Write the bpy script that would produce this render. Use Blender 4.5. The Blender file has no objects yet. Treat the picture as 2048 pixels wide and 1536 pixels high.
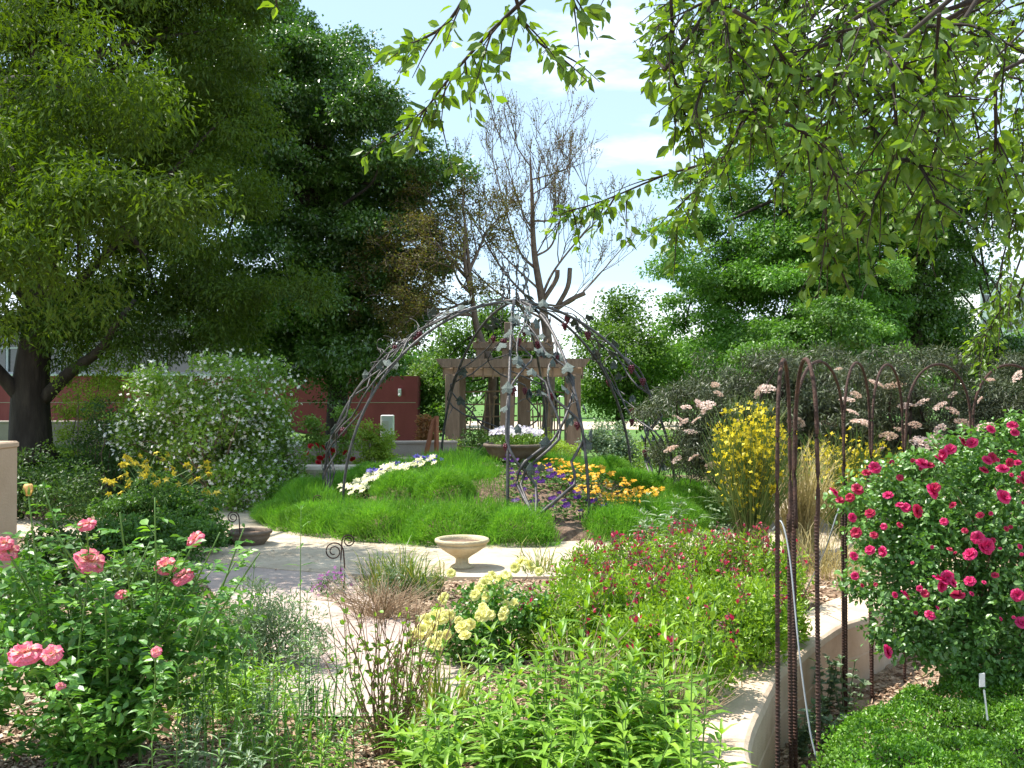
import bpy, math, random
import numpy as np
from mathutils import Vector, Matrix, Euler

# ---------------------------------------------------------------- camera, sky, sun
S = bpy.context.scene
COL = S.collection
FPX = 1991.0; EYE = 1.6; PITCH = math.atan(22 / FPX)
cam = bpy.data.objects.new('camera', bpy.data.cameras.new('camera'))
COL.objects.link(cam); S.camera = cam
cam.location = (0, 0, EYE); cam.rotation_euler = (math.pi / 2 + PITCH, 0, 0)
cam.data.sensor_width = 36; cam.data.lens = 35.0; cam.data.clip_end = 2000; cam.data.clip_start = 0.05
SUN_AZ = math.radians(-74); SUN_EL = math.radians(60)      # azimuth clockwise from +Y
W_ = bpy.data.worlds.new('World'); S.world = W_; W_.use_nodes = True
nt = W_.node_tree; nt.nodes.clear()
def N(t, ty, **kw):
    n = t.nodes.new(ty)
    for k, v in kw.items(): setattr(n, k, v)
    return n
sky = N(nt, 'ShaderNodeTexSky'); sky.sky_type = 'NISHITA'; sky.sun_disc = False
sky.sun_elevation = SUN_EL; sky.sun_rotation = SUN_AZ % (2 * math.pi); sky.altitude = 1500; sky.dust_density = 1.6; sky.air_density = 1.0; sky.ozone_density = 1.5
bg = N(nt, 'ShaderNodeBackground'); bg.inputs[1].default_value = 0.118
wo = N(nt, 'ShaderNodeOutputWorld')
tc = N(nt, 'ShaderNodeTexCoord'); mp = N(nt, 'ShaderNodeMapping'); mp.inputs['Scale'].default_value = (1.0, 1.0, 3.6)
mp.inputs['Location'].default_value = (0.3, 0.2, 0.15)
cn = N(nt, 'ShaderNodeTexNoise'); cn.inputs['Scale'].default_value = 2.3; cn.inputs['Detail'].default_value = 7; cn.inputs['Roughness'].default_value = 0.58
cr = N(nt, 'ShaderNodeValToRGB'); cr.color_ramp.elements[0].position = 0.54; cr.color_ramp.elements[1].position = 0.80
sx = N(nt, 'ShaderNodeSeparateXYZ')
low = N(nt, 'ShaderNodeMapRange'); low.inputs[1].default_value = 0.17; low.inputs[2].default_value = 0.03; low.inputs[3].default_value = 0.0; low.inputs[4].default_value = 0.26
add = N(nt, 'ShaderNodeMath', operation='ADD')
mx = N(nt, 'ShaderNodeMixRGB'); mx.inputs[2].default_value = (10.0, 10.3, 10.6, 1)
L = nt.links.new
L(tc.outputs['Generated'], mp.inputs[0]); L(mp.outputs[0], cn.inputs['Vector']); L(tc.outputs['Generated'], sx.inputs[0])
L(sx.outputs[2], low.inputs[0]); L(cn.outputs[0], add.inputs[0]); L(low.outputs[0], add.inputs[1]); L(add.outputs[0], cr.inputs[0])
hz = N(nt, 'ShaderNodeMixRGB'); hz.inputs[0].default_value = 0.42; hz.inputs[2].default_value = (5.4, 7.2, 8.4, 1); L(sky.outputs[0], hz.inputs[1])
L(cr.outputs[0], mx.inputs[0]); L(hz.outputs[0], mx.inputs[1]); L(mx.outputs[0], bg.inputs[0]); L(bg.outputs[0], wo.inputs[0])
sl = bpy.data.lights.new('sun', 'SUN'); sl.energy = 4.9; sl.angle = math.radians(0.5); sl.color = (1.0, 0.95, 0.86)
so = bpy.data.objects.new('sun', sl); COL.objects.link(so)
sd = Vector((math.sin(SUN_AZ) * math.cos(SUN_EL), math.cos(SUN_AZ) * math.cos(SUN_EL), math.sin(SUN_EL)))
so.rotation_euler = sd.to_track_quat('Z', 'Y').to_euler()
S.view_settings.view_transform = 'Standard'; S.view_settings.look = 'None'; S.view_settings.gamma = 1; S.view_settings.exposure = 0.85
S.cycles.max_bounces = 6; S.cycles.diffuse_bounces = 3; S.cycles.glossy_bounces = 2; S.cycles.transmission_bounces = 4
S.cycles.caustics_reflective = False; S.cycles.caustics_refractive = False

# ---------------------------------------------------------------- helpers
rg = np.random.default_rng(11)
PI = math.pi
A = np.array
def P3(px, py, d):
    """point at distance d along the view axis direction that the photograph shows at px, py"""
    x = (px - 1024) / FPX; z = (768 - py) / FPX
    c, s = math.cos(PITCH), math.sin(PITCH)
    y2 = c - z * s; z2 = s + z * c
    return A([x / y2 * d, d, EYE + z2 / y2 * d])
def GP(px, py, z=0.0):
    q = P3(px, py, 1.0); d = (EYE - z) / (EYE - q[2]); return P3(px, py, d)
def nrm(v): return v / (np.linalg.norm(v, axis=-1, keepdims=True) + 1e-9)
def rdir(n): return nrm(rg.normal(size=(n, 3)))

class G:
    def __init__(s): s.V = []; s.F = []; s.R = []; s.n = 0
    def add(s, V, Fs, r=0.5, mi=0):
        V = np.asarray(V, float).reshape(-1, 3)
        for f in Fs:
            f = np.asarray(f, int)
            if f.ndim == 1: f = f[None]
            s.F.append((f + s.n, mi))
        s.V.append(V); s.R.append(np.broadcast_to(np.asarray(r, float), (len(V),)).copy()); s.n += len(V)
    def build(s, name, mats, parent=None, smooth=False, link=True):
        me = bpy.data.meshes.new(name)
        V = np.concatenate(s.V); R = np.concatenate(s.R)
        o0 = origin(parent)
        V = V - o0
        me.vertices.add(len(V)); me.vertices.foreach_set('co', V.astype('f').ravel())
        li = np.concatenate([f.ravel() for f, m in s.F]); tot = np.concatenate([np.full(len(f), f.shape[1]) for f, m in s.F])
        mi = np.concatenate([np.full(len(f), m) for f, m in s.F])
        me.loops.add(len(li)); me.loops.foreach_set('vertex_index', li.astype('i'))
        st = np.concatenate([[0], np.cumsum(tot)[:-1]])
        me.polygons.add(len(tot)); me.polygons.foreach_set('loop_start', st.astype('i')); me.polygons.foreach_set('loop_total', tot.astype('i'))
        me.polygons.foreach_set('material_index', mi.astype('i'))
        me.polygons.foreach_set('use_smooth', np.full(len(tot), bool(smooth)))
        at = me.attributes.new('rnd', 'FLOAT', 'POINT'); at.data.foreach_set('value', R.astype('f'))
        me.update(calc_edges=True)
        if not isinstance(mats, (list, tuple)): mats = [mats]
        for m in mats: me.materials.append(m)
        o = bpy.data.objects.new(name, me); COL.objects.link(o)
        if parent: o.parent = parent
        return o
def origin(o):
    v = np.zeros(3)
    while o is not None: v = v + A(o.location); o = o.parent
    return v
def tag(o, label=None, cat=None, group=None, kind=None):
    if label: o['label'] = label
    if cat: o['category'] = cat
    if group: o['group'] = group
    if kind: o['kind'] = kind
    return o
def thing(name, label, cat, loc=(0, 0, 0), group=None):
    o = bpy.data.objects.new(name, None); COL.objects.link(o); o.location = [float(v) for v in loc]; o.empty_display_size = 0.1
    return tag(o, label, cat, group)
KIDS = {}
def kids(o): return [c for c in o.children]
def dup(root, loc, rz=0, sc=1.0, label=None, tilt=0):
    def cp(o, par):
        c = o.copy(); COL.objects.link(c); c.parent = par
        for k in list(o.children): cp(k, c)
        return c
    r = cp(root, None); r.location = [float(v) for v in loc]; r.rotation_euler = (tilt, 0, rz); r.scale = (sc,) * 3
    if label: r['label'] = label
    return r
def place(me_obj, parent, wloc, rot=(0, 0, 0), sc=1.0, first=False):
    """a copy of a part prototype under parent at a world location"""
    o = me_obj if first else me_obj.copy()
    if not first: COL.objects.link(o)
    o.parent = parent; o.location = [float(v) for v in (np.asarray(wloc) - origin(parent))]
    o.rotation_euler = [float(v) for v in rot]; o.scale = (sc,) * 3 if np.isscalar(sc) else sc
    return o

# ---- templates: (along, side, up)
T_DIA = (A([[0, 0, 0], [.42, .5, .06], [1, 0, -.05], [.42, -.5, .06]]), [A([[0, 3, 2, 1]])])
T_LEAF = (A([[0, 0, 0], [.28, .44, .07], [.62, .42, .05], [1, 0, -.12], [.62, -.42, .05], [.28, -.44, .07], [.5, 0, -.03]]),
          [A([[0, 6, 2, 1], [6, 3, 2, 2][:4] if False else [0, 5, 4, 6]]), A([[6, 3, 2], [6, 4, 3]])])
T_LANCE = (A([[0, 0, 0], [.25, .5, .03], [.3, 0, .0], [.25, -.5, .03], [.65, .38, -.06], [.68, 0, -.1], [.65, -.38, -.06], [1, 0, -.32]]),
           [A([[0, 3, 2], [0, 2, 1], [5, 6, 7], [5, 7, 4]]), A([[1, 2, 5, 4], [2, 3, 6, 5]])])
T_BLADE = (A([[0, .5, 0], [0, -.5, 0], [.55, .38, .06], [.55, -.38, .06], [1, 0, -.04]]), [A([[0, 1, 3, 2]]), A([[2, 3, 4]])])
T_ARCH = (A([[0, .5, 0], [0, -.5, 0], [.4, .5, .13], [.4, -.5, .13], [.75, .4, .10], [.75, -.4, .10], [1, 0, -.12]]),
          [A([[0, 1, 3, 2], [2, 3, 5, 4]]), A([[4, 5, 6]])])
def t_star(k, cup=.3, inner=.3, w=.42):
    """open flower with k petals lying in along/side plane centre at 0, cupped"""
    V = [[0, 0, 0]]; Fq = []
    for i in range(k):
        a = 2 * PI * i / k
        for r, da, h in ((.55, -w * 1.5, cup * .5), (1, 0, cup), (.55, w * 1.5, cup * .5)):
            V.append([r * math.cos(a + da) * (1 if h != cup else 1), r * math.sin(a + da), h])
        b = 1 + 3 * i; Fq.append([0, b, b + 1, b + 2])
    return (A(V), [A(Fq)])
T_STAR5 = t_star(5); T_STAR4 = t_star(4, .15, w=.45)
def stamp(g, T, Pp, D, Nn, Ls, Ws, r=None, mi=0, Hs=None):
    V, Fs = T; n = len(Pp)
    D = nrm(D); Sd = nrm(np.cross(D, Nn)); Nn = np.cross(Sd, D)
    Ls = np.broadcast_to(Ls, (n,)); Ws = np.broadcast_to(Ws, (n,)); Hs = Ls if Hs is None else np.broadcast_to(Hs, (n,))
    VV = Pp[:, None] + V[None, :, 0:1] * Ls[:, None, None] * D[:, None] + V[None, :, 1:2] * Ws[:, None, None] * Sd[:, None] + V[None, :, 2:3] * Hs[:, None, None] * Nn[:, None]
    k = len(V); off = (np.arange(n) * k)
    if r is None: r = rg.random(n)
    r = np.repeat(np.broadcast_to(r, (n,)), k)
    g.add(VV.reshape(-1, 3), [(f[None] + off[:, None, None]).reshape(-1, f.shape[1]) for f in Fs], r, mi)
def tube(g, pts, rad, k=6, r=.5, mi=0, cap=True):
    pts = np.asarray(pts, float); n = len(pts)
    if n < 2: return
    rad = np.broadcast_to(np.asarray(rad, float), (n,))
    T = nrm(np.gradient(pts, axis=0))
    ref = A([0, 0, 1.0]) if abs(T[:, 2]).mean() < .8 else A([1.0, 0, 0])
    U = nrm(np.cross(T, ref)); Vv = np.cross(T, U)
    a = np.arange(k) * 2 * PI / k
    ring = pts[:, None] + rad[:, None, None] * (np.cos(a)[None, :, None] * U[:, None] + np.sin(a)[None, :, None] * Vv[:, None])
    i = np.arange(n - 1)[:, None] * k; j = np.arange(k)[None]; j2 = (j + 1) % k
    F = np.stack([i + j, i + j2, i + k + j2, i + k + j], -1).reshape(-1, 4)
    Fs = [F]
    if cap: Fs += [np.arange(k)[None, ::-1].copy(), (np.arange(k) + (n - 1) * k)[None]]
    g.add(ring.reshape(-1, 3), Fs, r, mi)
def spline(pts, n=12):
    pts = np.asarray(pts, float)
    if len(pts) < 3: return np.linspace(pts[0], pts[-1], n)
    q = np.vstack([2 * pts[0] - pts[1], pts, 2 * pts[-1] - pts[-2]]); out = []
    per = max(2, n // (len(pts) - 1))
    for i in range(len(pts) - 1):
        p0, p1, p2, p3 = q[i:i + 4]; t = np.linspace(0, 1, per, endpoint=False)[:, None]
        out.append(.5 * (2 * p1 + (p2 - p0) * t + (2 * p0 - 5 * p1 + 4 * p2 - p3) * t ** 2 + (3 * p1 - p0 - 3 * p2 + p3) * t ** 3))
    return np.vstack(out + [pts[-1:]])
def box(g, c, s, rz=0, r=.5, mi=0, bev=0.0, taper=1.0):
    sx, sy, sz = [v / 2 for v in s]; b = bev
    if b <= 0:
        V = A([[x * sx * (taper if z > 0 else 1), y * sy * (taper if z > 0 else 1), z * sz] for z in (-1, 1) for x, y in ((-1, -1), (1, -1), (1, 1), (-1, 1))])
        F = [A([[0, 3, 2, 1], [4, 5, 6, 7], [0, 1, 5, 4], [1, 2, 6, 5], [2, 3, 7, 6], [3, 0, 4, 7]])]
    else:
        ringp = lambda ix, iy: [(-ix, -iy + b), (-ix + b, -iy), (ix - b, -iy), (ix, -iy + b), (ix, iy - b), (ix - b, iy), (-ix + b, iy), (-ix, iy - b)]
        V = []; lv = [(-sz, b), (-sz + b, 0), (sz - b, 0), (sz, b)]
        for z, ins in lv: V += [(x, y, z) for x, y in ringp(sx - ins, sy - ins)]
        V = A(V); F = []
        q = [[i * 8 + j, i * 8 + (j + 1) % 8, (i + 1) * 8 + (j + 1) % 8, (i + 1) * 8 + j] for i in range(3) for j in range(8)]
        F = [A(q), A([[7, 6, 5, 4, 3, 2, 1, 0], [24, 25, 26, 27, 28, 29, 30, 31]])]
    c0, s0 = math.cos(rz), math.sin(rz); M = A([[c0, -s0, 0], [s0, c0, 0], [0, 0, 1]])
    g.add(V @ M.T + A(c), F, r, mi)
def lathe(g, c, prof, k=28, r=.5, mi=0, sq=1.0, lobes=0, lamp=0):
    prof = A(prof, dtype=float) if False else np.array(prof, float); n = len(prof); a = np.arange(k) * 2 * PI / k
    m = 1 + lamp * np.cos(a * lobes) if lobes else np.ones(k)
    V = np.stack([prof[:, None, 0] * np.cos(a)[None] * m[None], prof[:, None, 0] * np.sin(a)[None] * m[None] * sq, np.repeat(prof[:, 1:2], k, 1)], -1).reshape(-1, 3)
    i = np.arange(n - 1)[:, None] * k; j = np.arange(k)[None]; j2 = (j + 1) % k
    g.add(V + A(c), [np.stack([i + j, i + j2, i + k + j2, i + k + j], -1).reshape(-1, 4)], r, mi)

# ---- materials
def mat(name):
    m = bpy.data.materials.new(name); m.use_nodes = True; t = m.node_tree; t.nodes.clear()
    o = N(t, 'ShaderNodeOutputMaterial'); return m, t, o
def ramp(t, cols, pos=None):
    r = N(t, 'ShaderNodeValToRGB'); e = r.color_ramp.elements
    while len(e) < len(cols): e.new(.5)
    for i, c in enumerate(cols):
        e[i].position = (i / (len(cols) - 1)) if pos is None else pos[i]; e[i].color = (*c, 1)
    return r
def leafmat(name, cols, tr=.38, trc=(1.25, 1.3, .45), gl=.05, rough=.35, nz=0.6, pos=None):
    m, t, o = mat(name); K = t.links.new
    at = N(t, 'ShaderNodeAttribute', attribute_name='rnd'); rp = ramp(t, cols, pos)
    g = N(t, 'ShaderNodeTexCoord'); no = N(t, 'ShaderNodeTexNoise'); no.inputs['Scale'].default_value = nz; no.inputs['Detail'].default_value = 2
    K(g.outputs['Object'], no.inputs['Vector'])
    mr = N(t, 'ShaderNodeMapRange'); mr.inputs[1].default_value = .35; mr.inputs[2].default_value = .65; mr.inputs[3].default_value = .78; mr.inputs[4].default_value = 1.2
    K(no.outputs[0], mr.inputs[0]); K(at.outputs['Fac'], rp.inputs[0])
    vm = N(t, 'ShaderNodeVectorMath', operation='SCALE'); K(rp.outputs[0], vm.inputs[0]); K(mr.outputs[0], vm.inputs['Scale'])
    d = N(t, 'ShaderNodeBsdfDiffuse'); K(vm.outputs[0], d.inputs[0])
    tm = N(t, 'ShaderNodeVectorMath', operation='MULTIPLY'); tm.inputs[1].default_value = trc; K(vm.outputs[0], tm.inputs[0])
    tl = N(t, 'ShaderNodeBsdfTranslucent'); K(tm.outputs[0], tl.inputs[0])
    m1 = N(t, 'ShaderNodeMixShader'); m1.inputs[0].default_value = tr; K(d.outputs[0], m1.inputs[1]); K(tl.outputs[0], m1.inputs[2])
    gs = N(t, 'ShaderNodeBsdfGlossy'); gs.inputs['Roughness'].default_value = rough; gs.inputs[0].default_value = (1, 1, 1, 1)
    m2 = N(t, 'ShaderNodeMixShader'); m2.inputs[0].default_value = gl; K(m1.outputs[0], m2.inputs[1]); K(gs.outputs[0], m2.inputs[2])
    K(m2.outputs[0], o.inputs[0]); return m
def solid(name, cols, rough=.7, scale=4, detail=6, bump=0.0, bscale=None, metal=0, spec=.4, stretch=(1, 1, 1), useattr=False):
    m, t, o = mat(name); K = t.links.new
    p = N(t, 'ShaderNodeBsdfPrincipled'); p.inputs['Roughness'].default_value = rough; p.inputs['Metallic'].default_value = metal
    p.inputs['Specular IOR Level'].default_value = spec
    g = N(t, 'ShaderNodeTexCoord'); mpn = N(t, 'ShaderNodeMapping'); mpn.inputs['Scale'].default_value = stretch; K(g.outputs['Object'], mpn.inputs[0])
    no = N(t, 'ShaderNodeTexNoise'); no.inputs['Scale'].default_value = scale; no.inputs['Detail'].default_value = detail; no.inputs['Roughness'].default_value = .65
    K(mpn.outputs[0], no.inputs['Vector'])
    n = len(cols); rp = ramp(t, cols, [.3 + .4 * i / max(1, n - 1) for i in range(n)] if not useattr else None)
    if useattr:
        at = N(t, 'ShaderNodeAttribute', attribute_name='rnd'); K(at.outputs['Fac'], rp.inputs[0])
    else: K(no.outputs[0], rp.inputs[0])
    K(rp.outputs[0], p.inputs['Base Color'])
    if bump:
        b = N(t, 'ShaderNodeBump'); b.inputs['Strength'].default_value = bump; b.inputs['Distance'].default_value = .02
        n2 = N(t, 'ShaderNodeTexNoise'); n2.inputs['Scale'].default_value = bscale or scale * 6; n2.inputs['Detail'].default_value = 5; K(mpn.outputs[0], n2.inputs['Vector'])
        K(n2.outputs[0], b.inputs['Height']); K(b.outputs[0], p.inputs['Normal'])
    K(p.outputs[0], o.inputs[0]); return m

M = {}
M['mulch'] = solid('mulch_ground', [(.16, .10, .06), (.34, .24, .16), (.50, .38, .27)], .95, 9, 10, .9, 30)
M['chip'] = solid('wood_chip', [(.13, .07, .04), (.30, .19, .12), (.50, .36, .25), (.66, .52, .38)], .9, useattr=True)
M['concrete'] = solid('tan_concrete', [(.42, .33, .23), (.56, .46, .34), (.66, .56, .43)], .9, 2.6, 14, .4, 60)
M['mauve'] = solid('mauve_concrete', [(.36, .28, .25), (.47, .37, .32), (.55, .44, .37)], .9, 2.2, 14, .3, 60)
M['stucco'] = solid('peach_stucco', [(.50, .36, .25), (.64, .49, .36), (.74, .59, .46)], .9, 3.2, 14, .16, 90)
M['lawn'] = solid('lawn_ground', [(.05, .12, .02), (.09, .19, .03), (.14, .25, .05)], .95, 1.2, 8, .6, 30)
M['soil'] = solid('bed_soil', [(.10, .06, .04), (.20, .13, .09), (.30, .21, .15)], .95, 14, 8, .9, 40)
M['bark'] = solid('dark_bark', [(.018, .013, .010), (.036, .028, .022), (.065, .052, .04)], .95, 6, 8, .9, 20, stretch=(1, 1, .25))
M['twig'] = solid('grey_brown_twig', [(.11, .075, .055), (.17, .12, .09), (.23, .17, .13)], .9, 8)
M['greenstem'] = solid('green_stem', [(.08, .17, .03), (.13, .24, .05)], .6, 8)
M['redstem'] = solid('reddish_stem', [(.20, .10, .06), (.28, .18, .10)], .7, 8)
M['drystem'] = solid('dry_stem', [(.25, .17, .10), (.38, .28, .18), (.48, .37, .25)], .9, 12)
M['iron'] = solid('forged_iron', [(.05, .045, .045), (.09, .085, .085), (.15, .14, .14)], .5, 7, 5, .3, 40, metal=.35)
M['ironleaf'] = solid('verdigris_leaf', [(.05, .065, .06), (.09, .115, .105), (.17, .20, .18)], .6, 9, 5, .4, 60, metal=.3)
M['grape'] = solid('painted_grape', [(.07, .012, .02), (.14, .02, .035)], .35, 12)
M['rebar'] = solid('rusted_rebar', [(.03, .016, .013), (.065, .035, .028), (.12, .06, .042)], .75, 18, 6, .5, 90, metal=.2)
M['wire'] = solid('grey_wire', [(.28, .30, .32), (.38, .40, .42)], .5, 10, metal=.2)
M['wood'] = solid('weathered_pergola_wood', [(.16, .115, .078), (.215, .155, .108), (.27, .20, .145)], .85, 5, 8, .4, 30, stretch=(3, 3, .5))
M['sunlitwood'] = solid('sunlit_pergola_wood', [(.50, .37, .25), (.60, .46, .33)], .85, 5, 8, .3, 30)  # pergola wood lightened, sunlight on the lower beam painted into its colour
M['redwood'] = solid('redwood_post', [(.25, .09, .045), (.34, .14, .07)], .8, 6)
M['stick'] = solid('peeled_stick', [(.20, .14, .085), (.33, .25, .16)], .9, 6)
M['caststone'] = solid('pale_cast_stone', [(.44, .35, .20), (.56, .47, .30), (.62, .54, .38)], .85, 6, 8, .4, 60)
M['darkstone'] = solid('dark_clay', [(.10, .075, .055), (.16, .12, .09), (.21, .17, .13)], .8, 6, 8, .4, 60)
M['benchstone'] = solid('bench_stone', [(.64, .52, .42), (.76, .66, .56)], .85, 7, 8, .4, 60)
M['redwall'] = solid('red_stucco', [(.19, .04, .046), (.25, .055, .062), (.31, .08, .085)], .9, .9, 10, .3, 50, stretch=(1, 1, .4))
M['greywall'] = solid('grey_stucco', [(.30, .25, .21), (.38, .33, .28)], .9, 3, 6, .3, 50)
M['tanpillar'] = solid('tan_stucco_pillar', [(.44, .31, .21), (.52, .38, .27)], .9, 3, 6, .3, 50)
M['frame'] = solid('window_frame', [(.55, .57, .58), (.62, .64, .65)], .5, 4)
M['white'] = solid('white_paint', [(.70, .70, .68), (.78, .78, .76)], .6, 4)
M['cream'] = solid('cream_render', [(.62, .57, .50), (.70, .66, .60)], .9, 1)
M['pane'] = solid('glass_pane', [(.03, .045, .05), (.06, .08, .085)], .08, 1.2, spec=.9)
M['roof'] = solid('grey_roof', [(.20, .20, .20), (.26, .26, .26)], .8, 2)
g_ = lambda *c: [tuple(x) for x in c]
M['lf_left'] = leafmat('olive_tree_leaf', g_((0.042, 0.084, 0.006), (0.067, 0.123, 0.008), (0.103, 0.168, 0.011)), .42, (1.5, 1.45, .3), .02, .5, .5)
M['lf_mid'] = leafmat('deep_green_leaf', g_((0.049, 0.112, 0.017), (0.085, 0.170, 0.024), (0.133, 0.233, 0.033)), .26, (1.1, 1.5, .45), .07, .33, .5)
M['lf_right'] = leafmat('bright_tree_leaf', g_((0.076, 0.179, 0.027), (0.119, 0.251, 0.038), (0.169, 0.324, 0.047)), .33, (1.2, 1.4, .4), .035, .45, .4)
M['lf_far'] = leafmat('far_tree_leaf', g_((.07, .15, .03), (.12, .23, .04), (.19, .31, .06)), .38, (1.2, 1.3, .4), .02, .5, .3)
M['lf_over'] = leafmat('elm_leaf', g_((0.074, 0.151, 0.022), (0.106, 0.213, 0.027), (0.164, 0.285, 0.035)), .45, (1.9, 1.7, .3), .03, .45, 3)
M['lf_bud'] = leafmat('bronze_bud', g_((.10, .085, .02), (.17, .14, .03), (.16, .20, .04)), .35, (1.2, 1.2, .4), .02, .5, 1)
M['lf_white'] = leafmat('mock_orange_leaf', g_((0.100, 0.211, 0.024), (0.186, 0.330, 0.043), (0.315, 0.475, 0.073)), .40, (1.25, 1.3, .4), .05, .4, 1.5)
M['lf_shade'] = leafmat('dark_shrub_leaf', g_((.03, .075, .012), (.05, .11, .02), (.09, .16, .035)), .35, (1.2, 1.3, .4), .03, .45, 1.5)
M['lf_yel'] = leafmat('chartreuse_leaf', g_((0.175, 0.300, 0.025), (0.300, 0.450, 0.044), (0.425, 0.525, 0.062)), .4, (1.2, 1.2, .4), .03, .45, 1.5)
M['lf_col'] = leafmat('columbine_leaf', g_((0.050, 0.132, 0.026), (0.086, 0.198, 0.036), (0.144, 0.264, 0.048)), .35, (1.2, 1.3, .4), .03, .45, 2)
M['lf_rose'] = leafmat('rose_leaf', g_((0.064, 0.187, 0.029), (0.108, 0.273, 0.043), (0.201, 0.402, 0.057)), .35, (1.4, 1.4, .35), .045, .42, 3)
M['lf_rose2'] = leafmat('red_rose_leaf', g_((0.075, 0.183, 0.042), (0.130, 0.279, 0.062), (0.216, 0.407, 0.088)), .30, (1.3, 1.35, .4), .05, .42, 3)
M['lf_box'] = leafmat('box_leaf', g_((0.080, 0.203, 0.018), (0.144, 0.319, 0.027), (0.256, 0.464, 0.045)), .32, (1.2, 1.3, .4), .04, .4, 3)
M['lf_salvia'] = leafmat('salvia_leaf', g_((0.157, 0.301, 0.022), (0.259, 0.427, 0.035), (0.387, 0.564, 0.060)), .42, (1.15, 1.2, .4), .04, .4, 2.5)
M['lf_pen'] = leafmat('willow_leaf', g_((0.137, 0.296, 0.028), (0.218, 0.407, 0.040), (0.328, 0.530, 0.063)), .40, (1.3, 1.3, .35), .035, .45, 3)
M['lf_silver'] = leafmat('silver_leaf', g_((0.115, 0.196, 0.092), (0.207, 0.299, 0.161), (0.322, 0.414, 0.253)), .28, (1.1, 1.2, .5), .05, .45, 3)
M['lf_grass'] = leafmat('feather_grass', g_((.09, .25, .03), (.16, .38, .042), (.27, .51, .07)), .45, (1.15, 1.15, .4), .02, .45, 2.2)
M['lf_blade'] = leafmat('long_grass', g_((.10, .20, .03), (.20, .28, .05), (.38, .36, .10)), .35, (1.1, 1.1, .5), .04, .4, 3)
M['lf_tan'] = leafmat('tan_grass', g_((.30, .26, .10), (.45, .37, .17), (.55, .46, .24)), .3, (1, 1, .7), .03, .5, 3)
M['lf_blue'] = leafmat('blue_grass', g_((.05, .12, .05), (.09, .18, .08)), .3, (1.1, 1.2, .5), .03, .45, 3)
M['lf_elder'] = leafmat('black_lace_leaf', g_((0.041, 0.043, 0.029), (0.065, 0.084, 0.041), (0.145, 0.178, 0.082)), .22, (1.1, 1.2, .6), .035, .45, 1.3)
M['lf_broom'] = leafmat('broom_stem', g_((.08, .17, .03), (.14, .25, .05), (.26, .30, .10)), .25, (1.1, 1.1, .5), .03, .5, 3)
M['lf_orange'] = leafmat('bronze_shrub_leaf', g_((.42, .20, .09), (.55, .30, .14)), .35, (1.2, 1, .7), .03, .5, 3)
def petal(name, cols, tr=.35, trc=(1.1, 1.1, 1.0)): return leafmat(name, g_(*cols), tr, trc, .03, .5, 6)
M['p_yel'] = petal('yellow_petal', [(.72, .58, .02), (.85, .72, .04)])
M['p_pale'] = petal('pale_yellow_petal', [(.82, .76, .16), (.88, .85, .38)])
M['p_col'] = petal('columbine_petal', [(.55, .45, .03), (.70, .60, .07)])
M['p_org'] = petal('orange_petal', [(.88, .44, .015), (.92, .60, .05)])
M['p_pur'] = petal('purple_petal', [(.07, .012, .17), (.17, .035, .34)])
M['p_blue'] = petal('blue_petal', [(.08, .06, .40), (.16, .14, .52)])
M['p_whi'] = petal('white_petal', [(.84, .80, .42), (.90, .88, .66)])
M['p_lil'] = petal('lilac_petal', [(.66, .58, .76), (.82, .78, .84), (.90, .89, .88)])
M['p_rose'] = leafmat('pink_rose_petal', [(.92, .76, .30), (.92, .62, .40), (.90, .34, .40), (.86, .17, .32)], .35, (1.05, .95, .95), .02, .5, 6, pos=[0, .45, .72, 1])
M['p_mag'] = petal('magenta_petal', [(.42, .008, .07), (.62, .012, .12), (.72, .03, .20)], .3, (1.1, .8, .8))
M['p_crim'] = petal('crimson_petal', [(.26, .004, .02), (.42, .008, .05), (.52, .015, .09)], .3, (1.1, .8, .8))
M['p_wht'] = petal('pure_white_petal', [(.84, .85, .78), (.90, .90, .86)])
M['p_peach'] = petal('peach_petal', [(.85, .50, .18), (.88, .60, .26)])
M['p_red'] = petal('red_petal', [(.38, .006, .012), (.50, .01, .02)], .25)
M['p_sal'] = petal('salvia_petal', [(.42, .02, .07), (.60, .03, .10)])
M['p_calyx'] = petal('salvia_calyx', [(.16, .05, .07), (.26, .07, .11)])
M['p_eld'] = petal('elder_floret', [(.70, .50, .44), (.84, .70, .62)], .25)
M['p_viol'] = petal('violet_petal', [(.30, .07, .30), (.45, .14, .42)])

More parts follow.
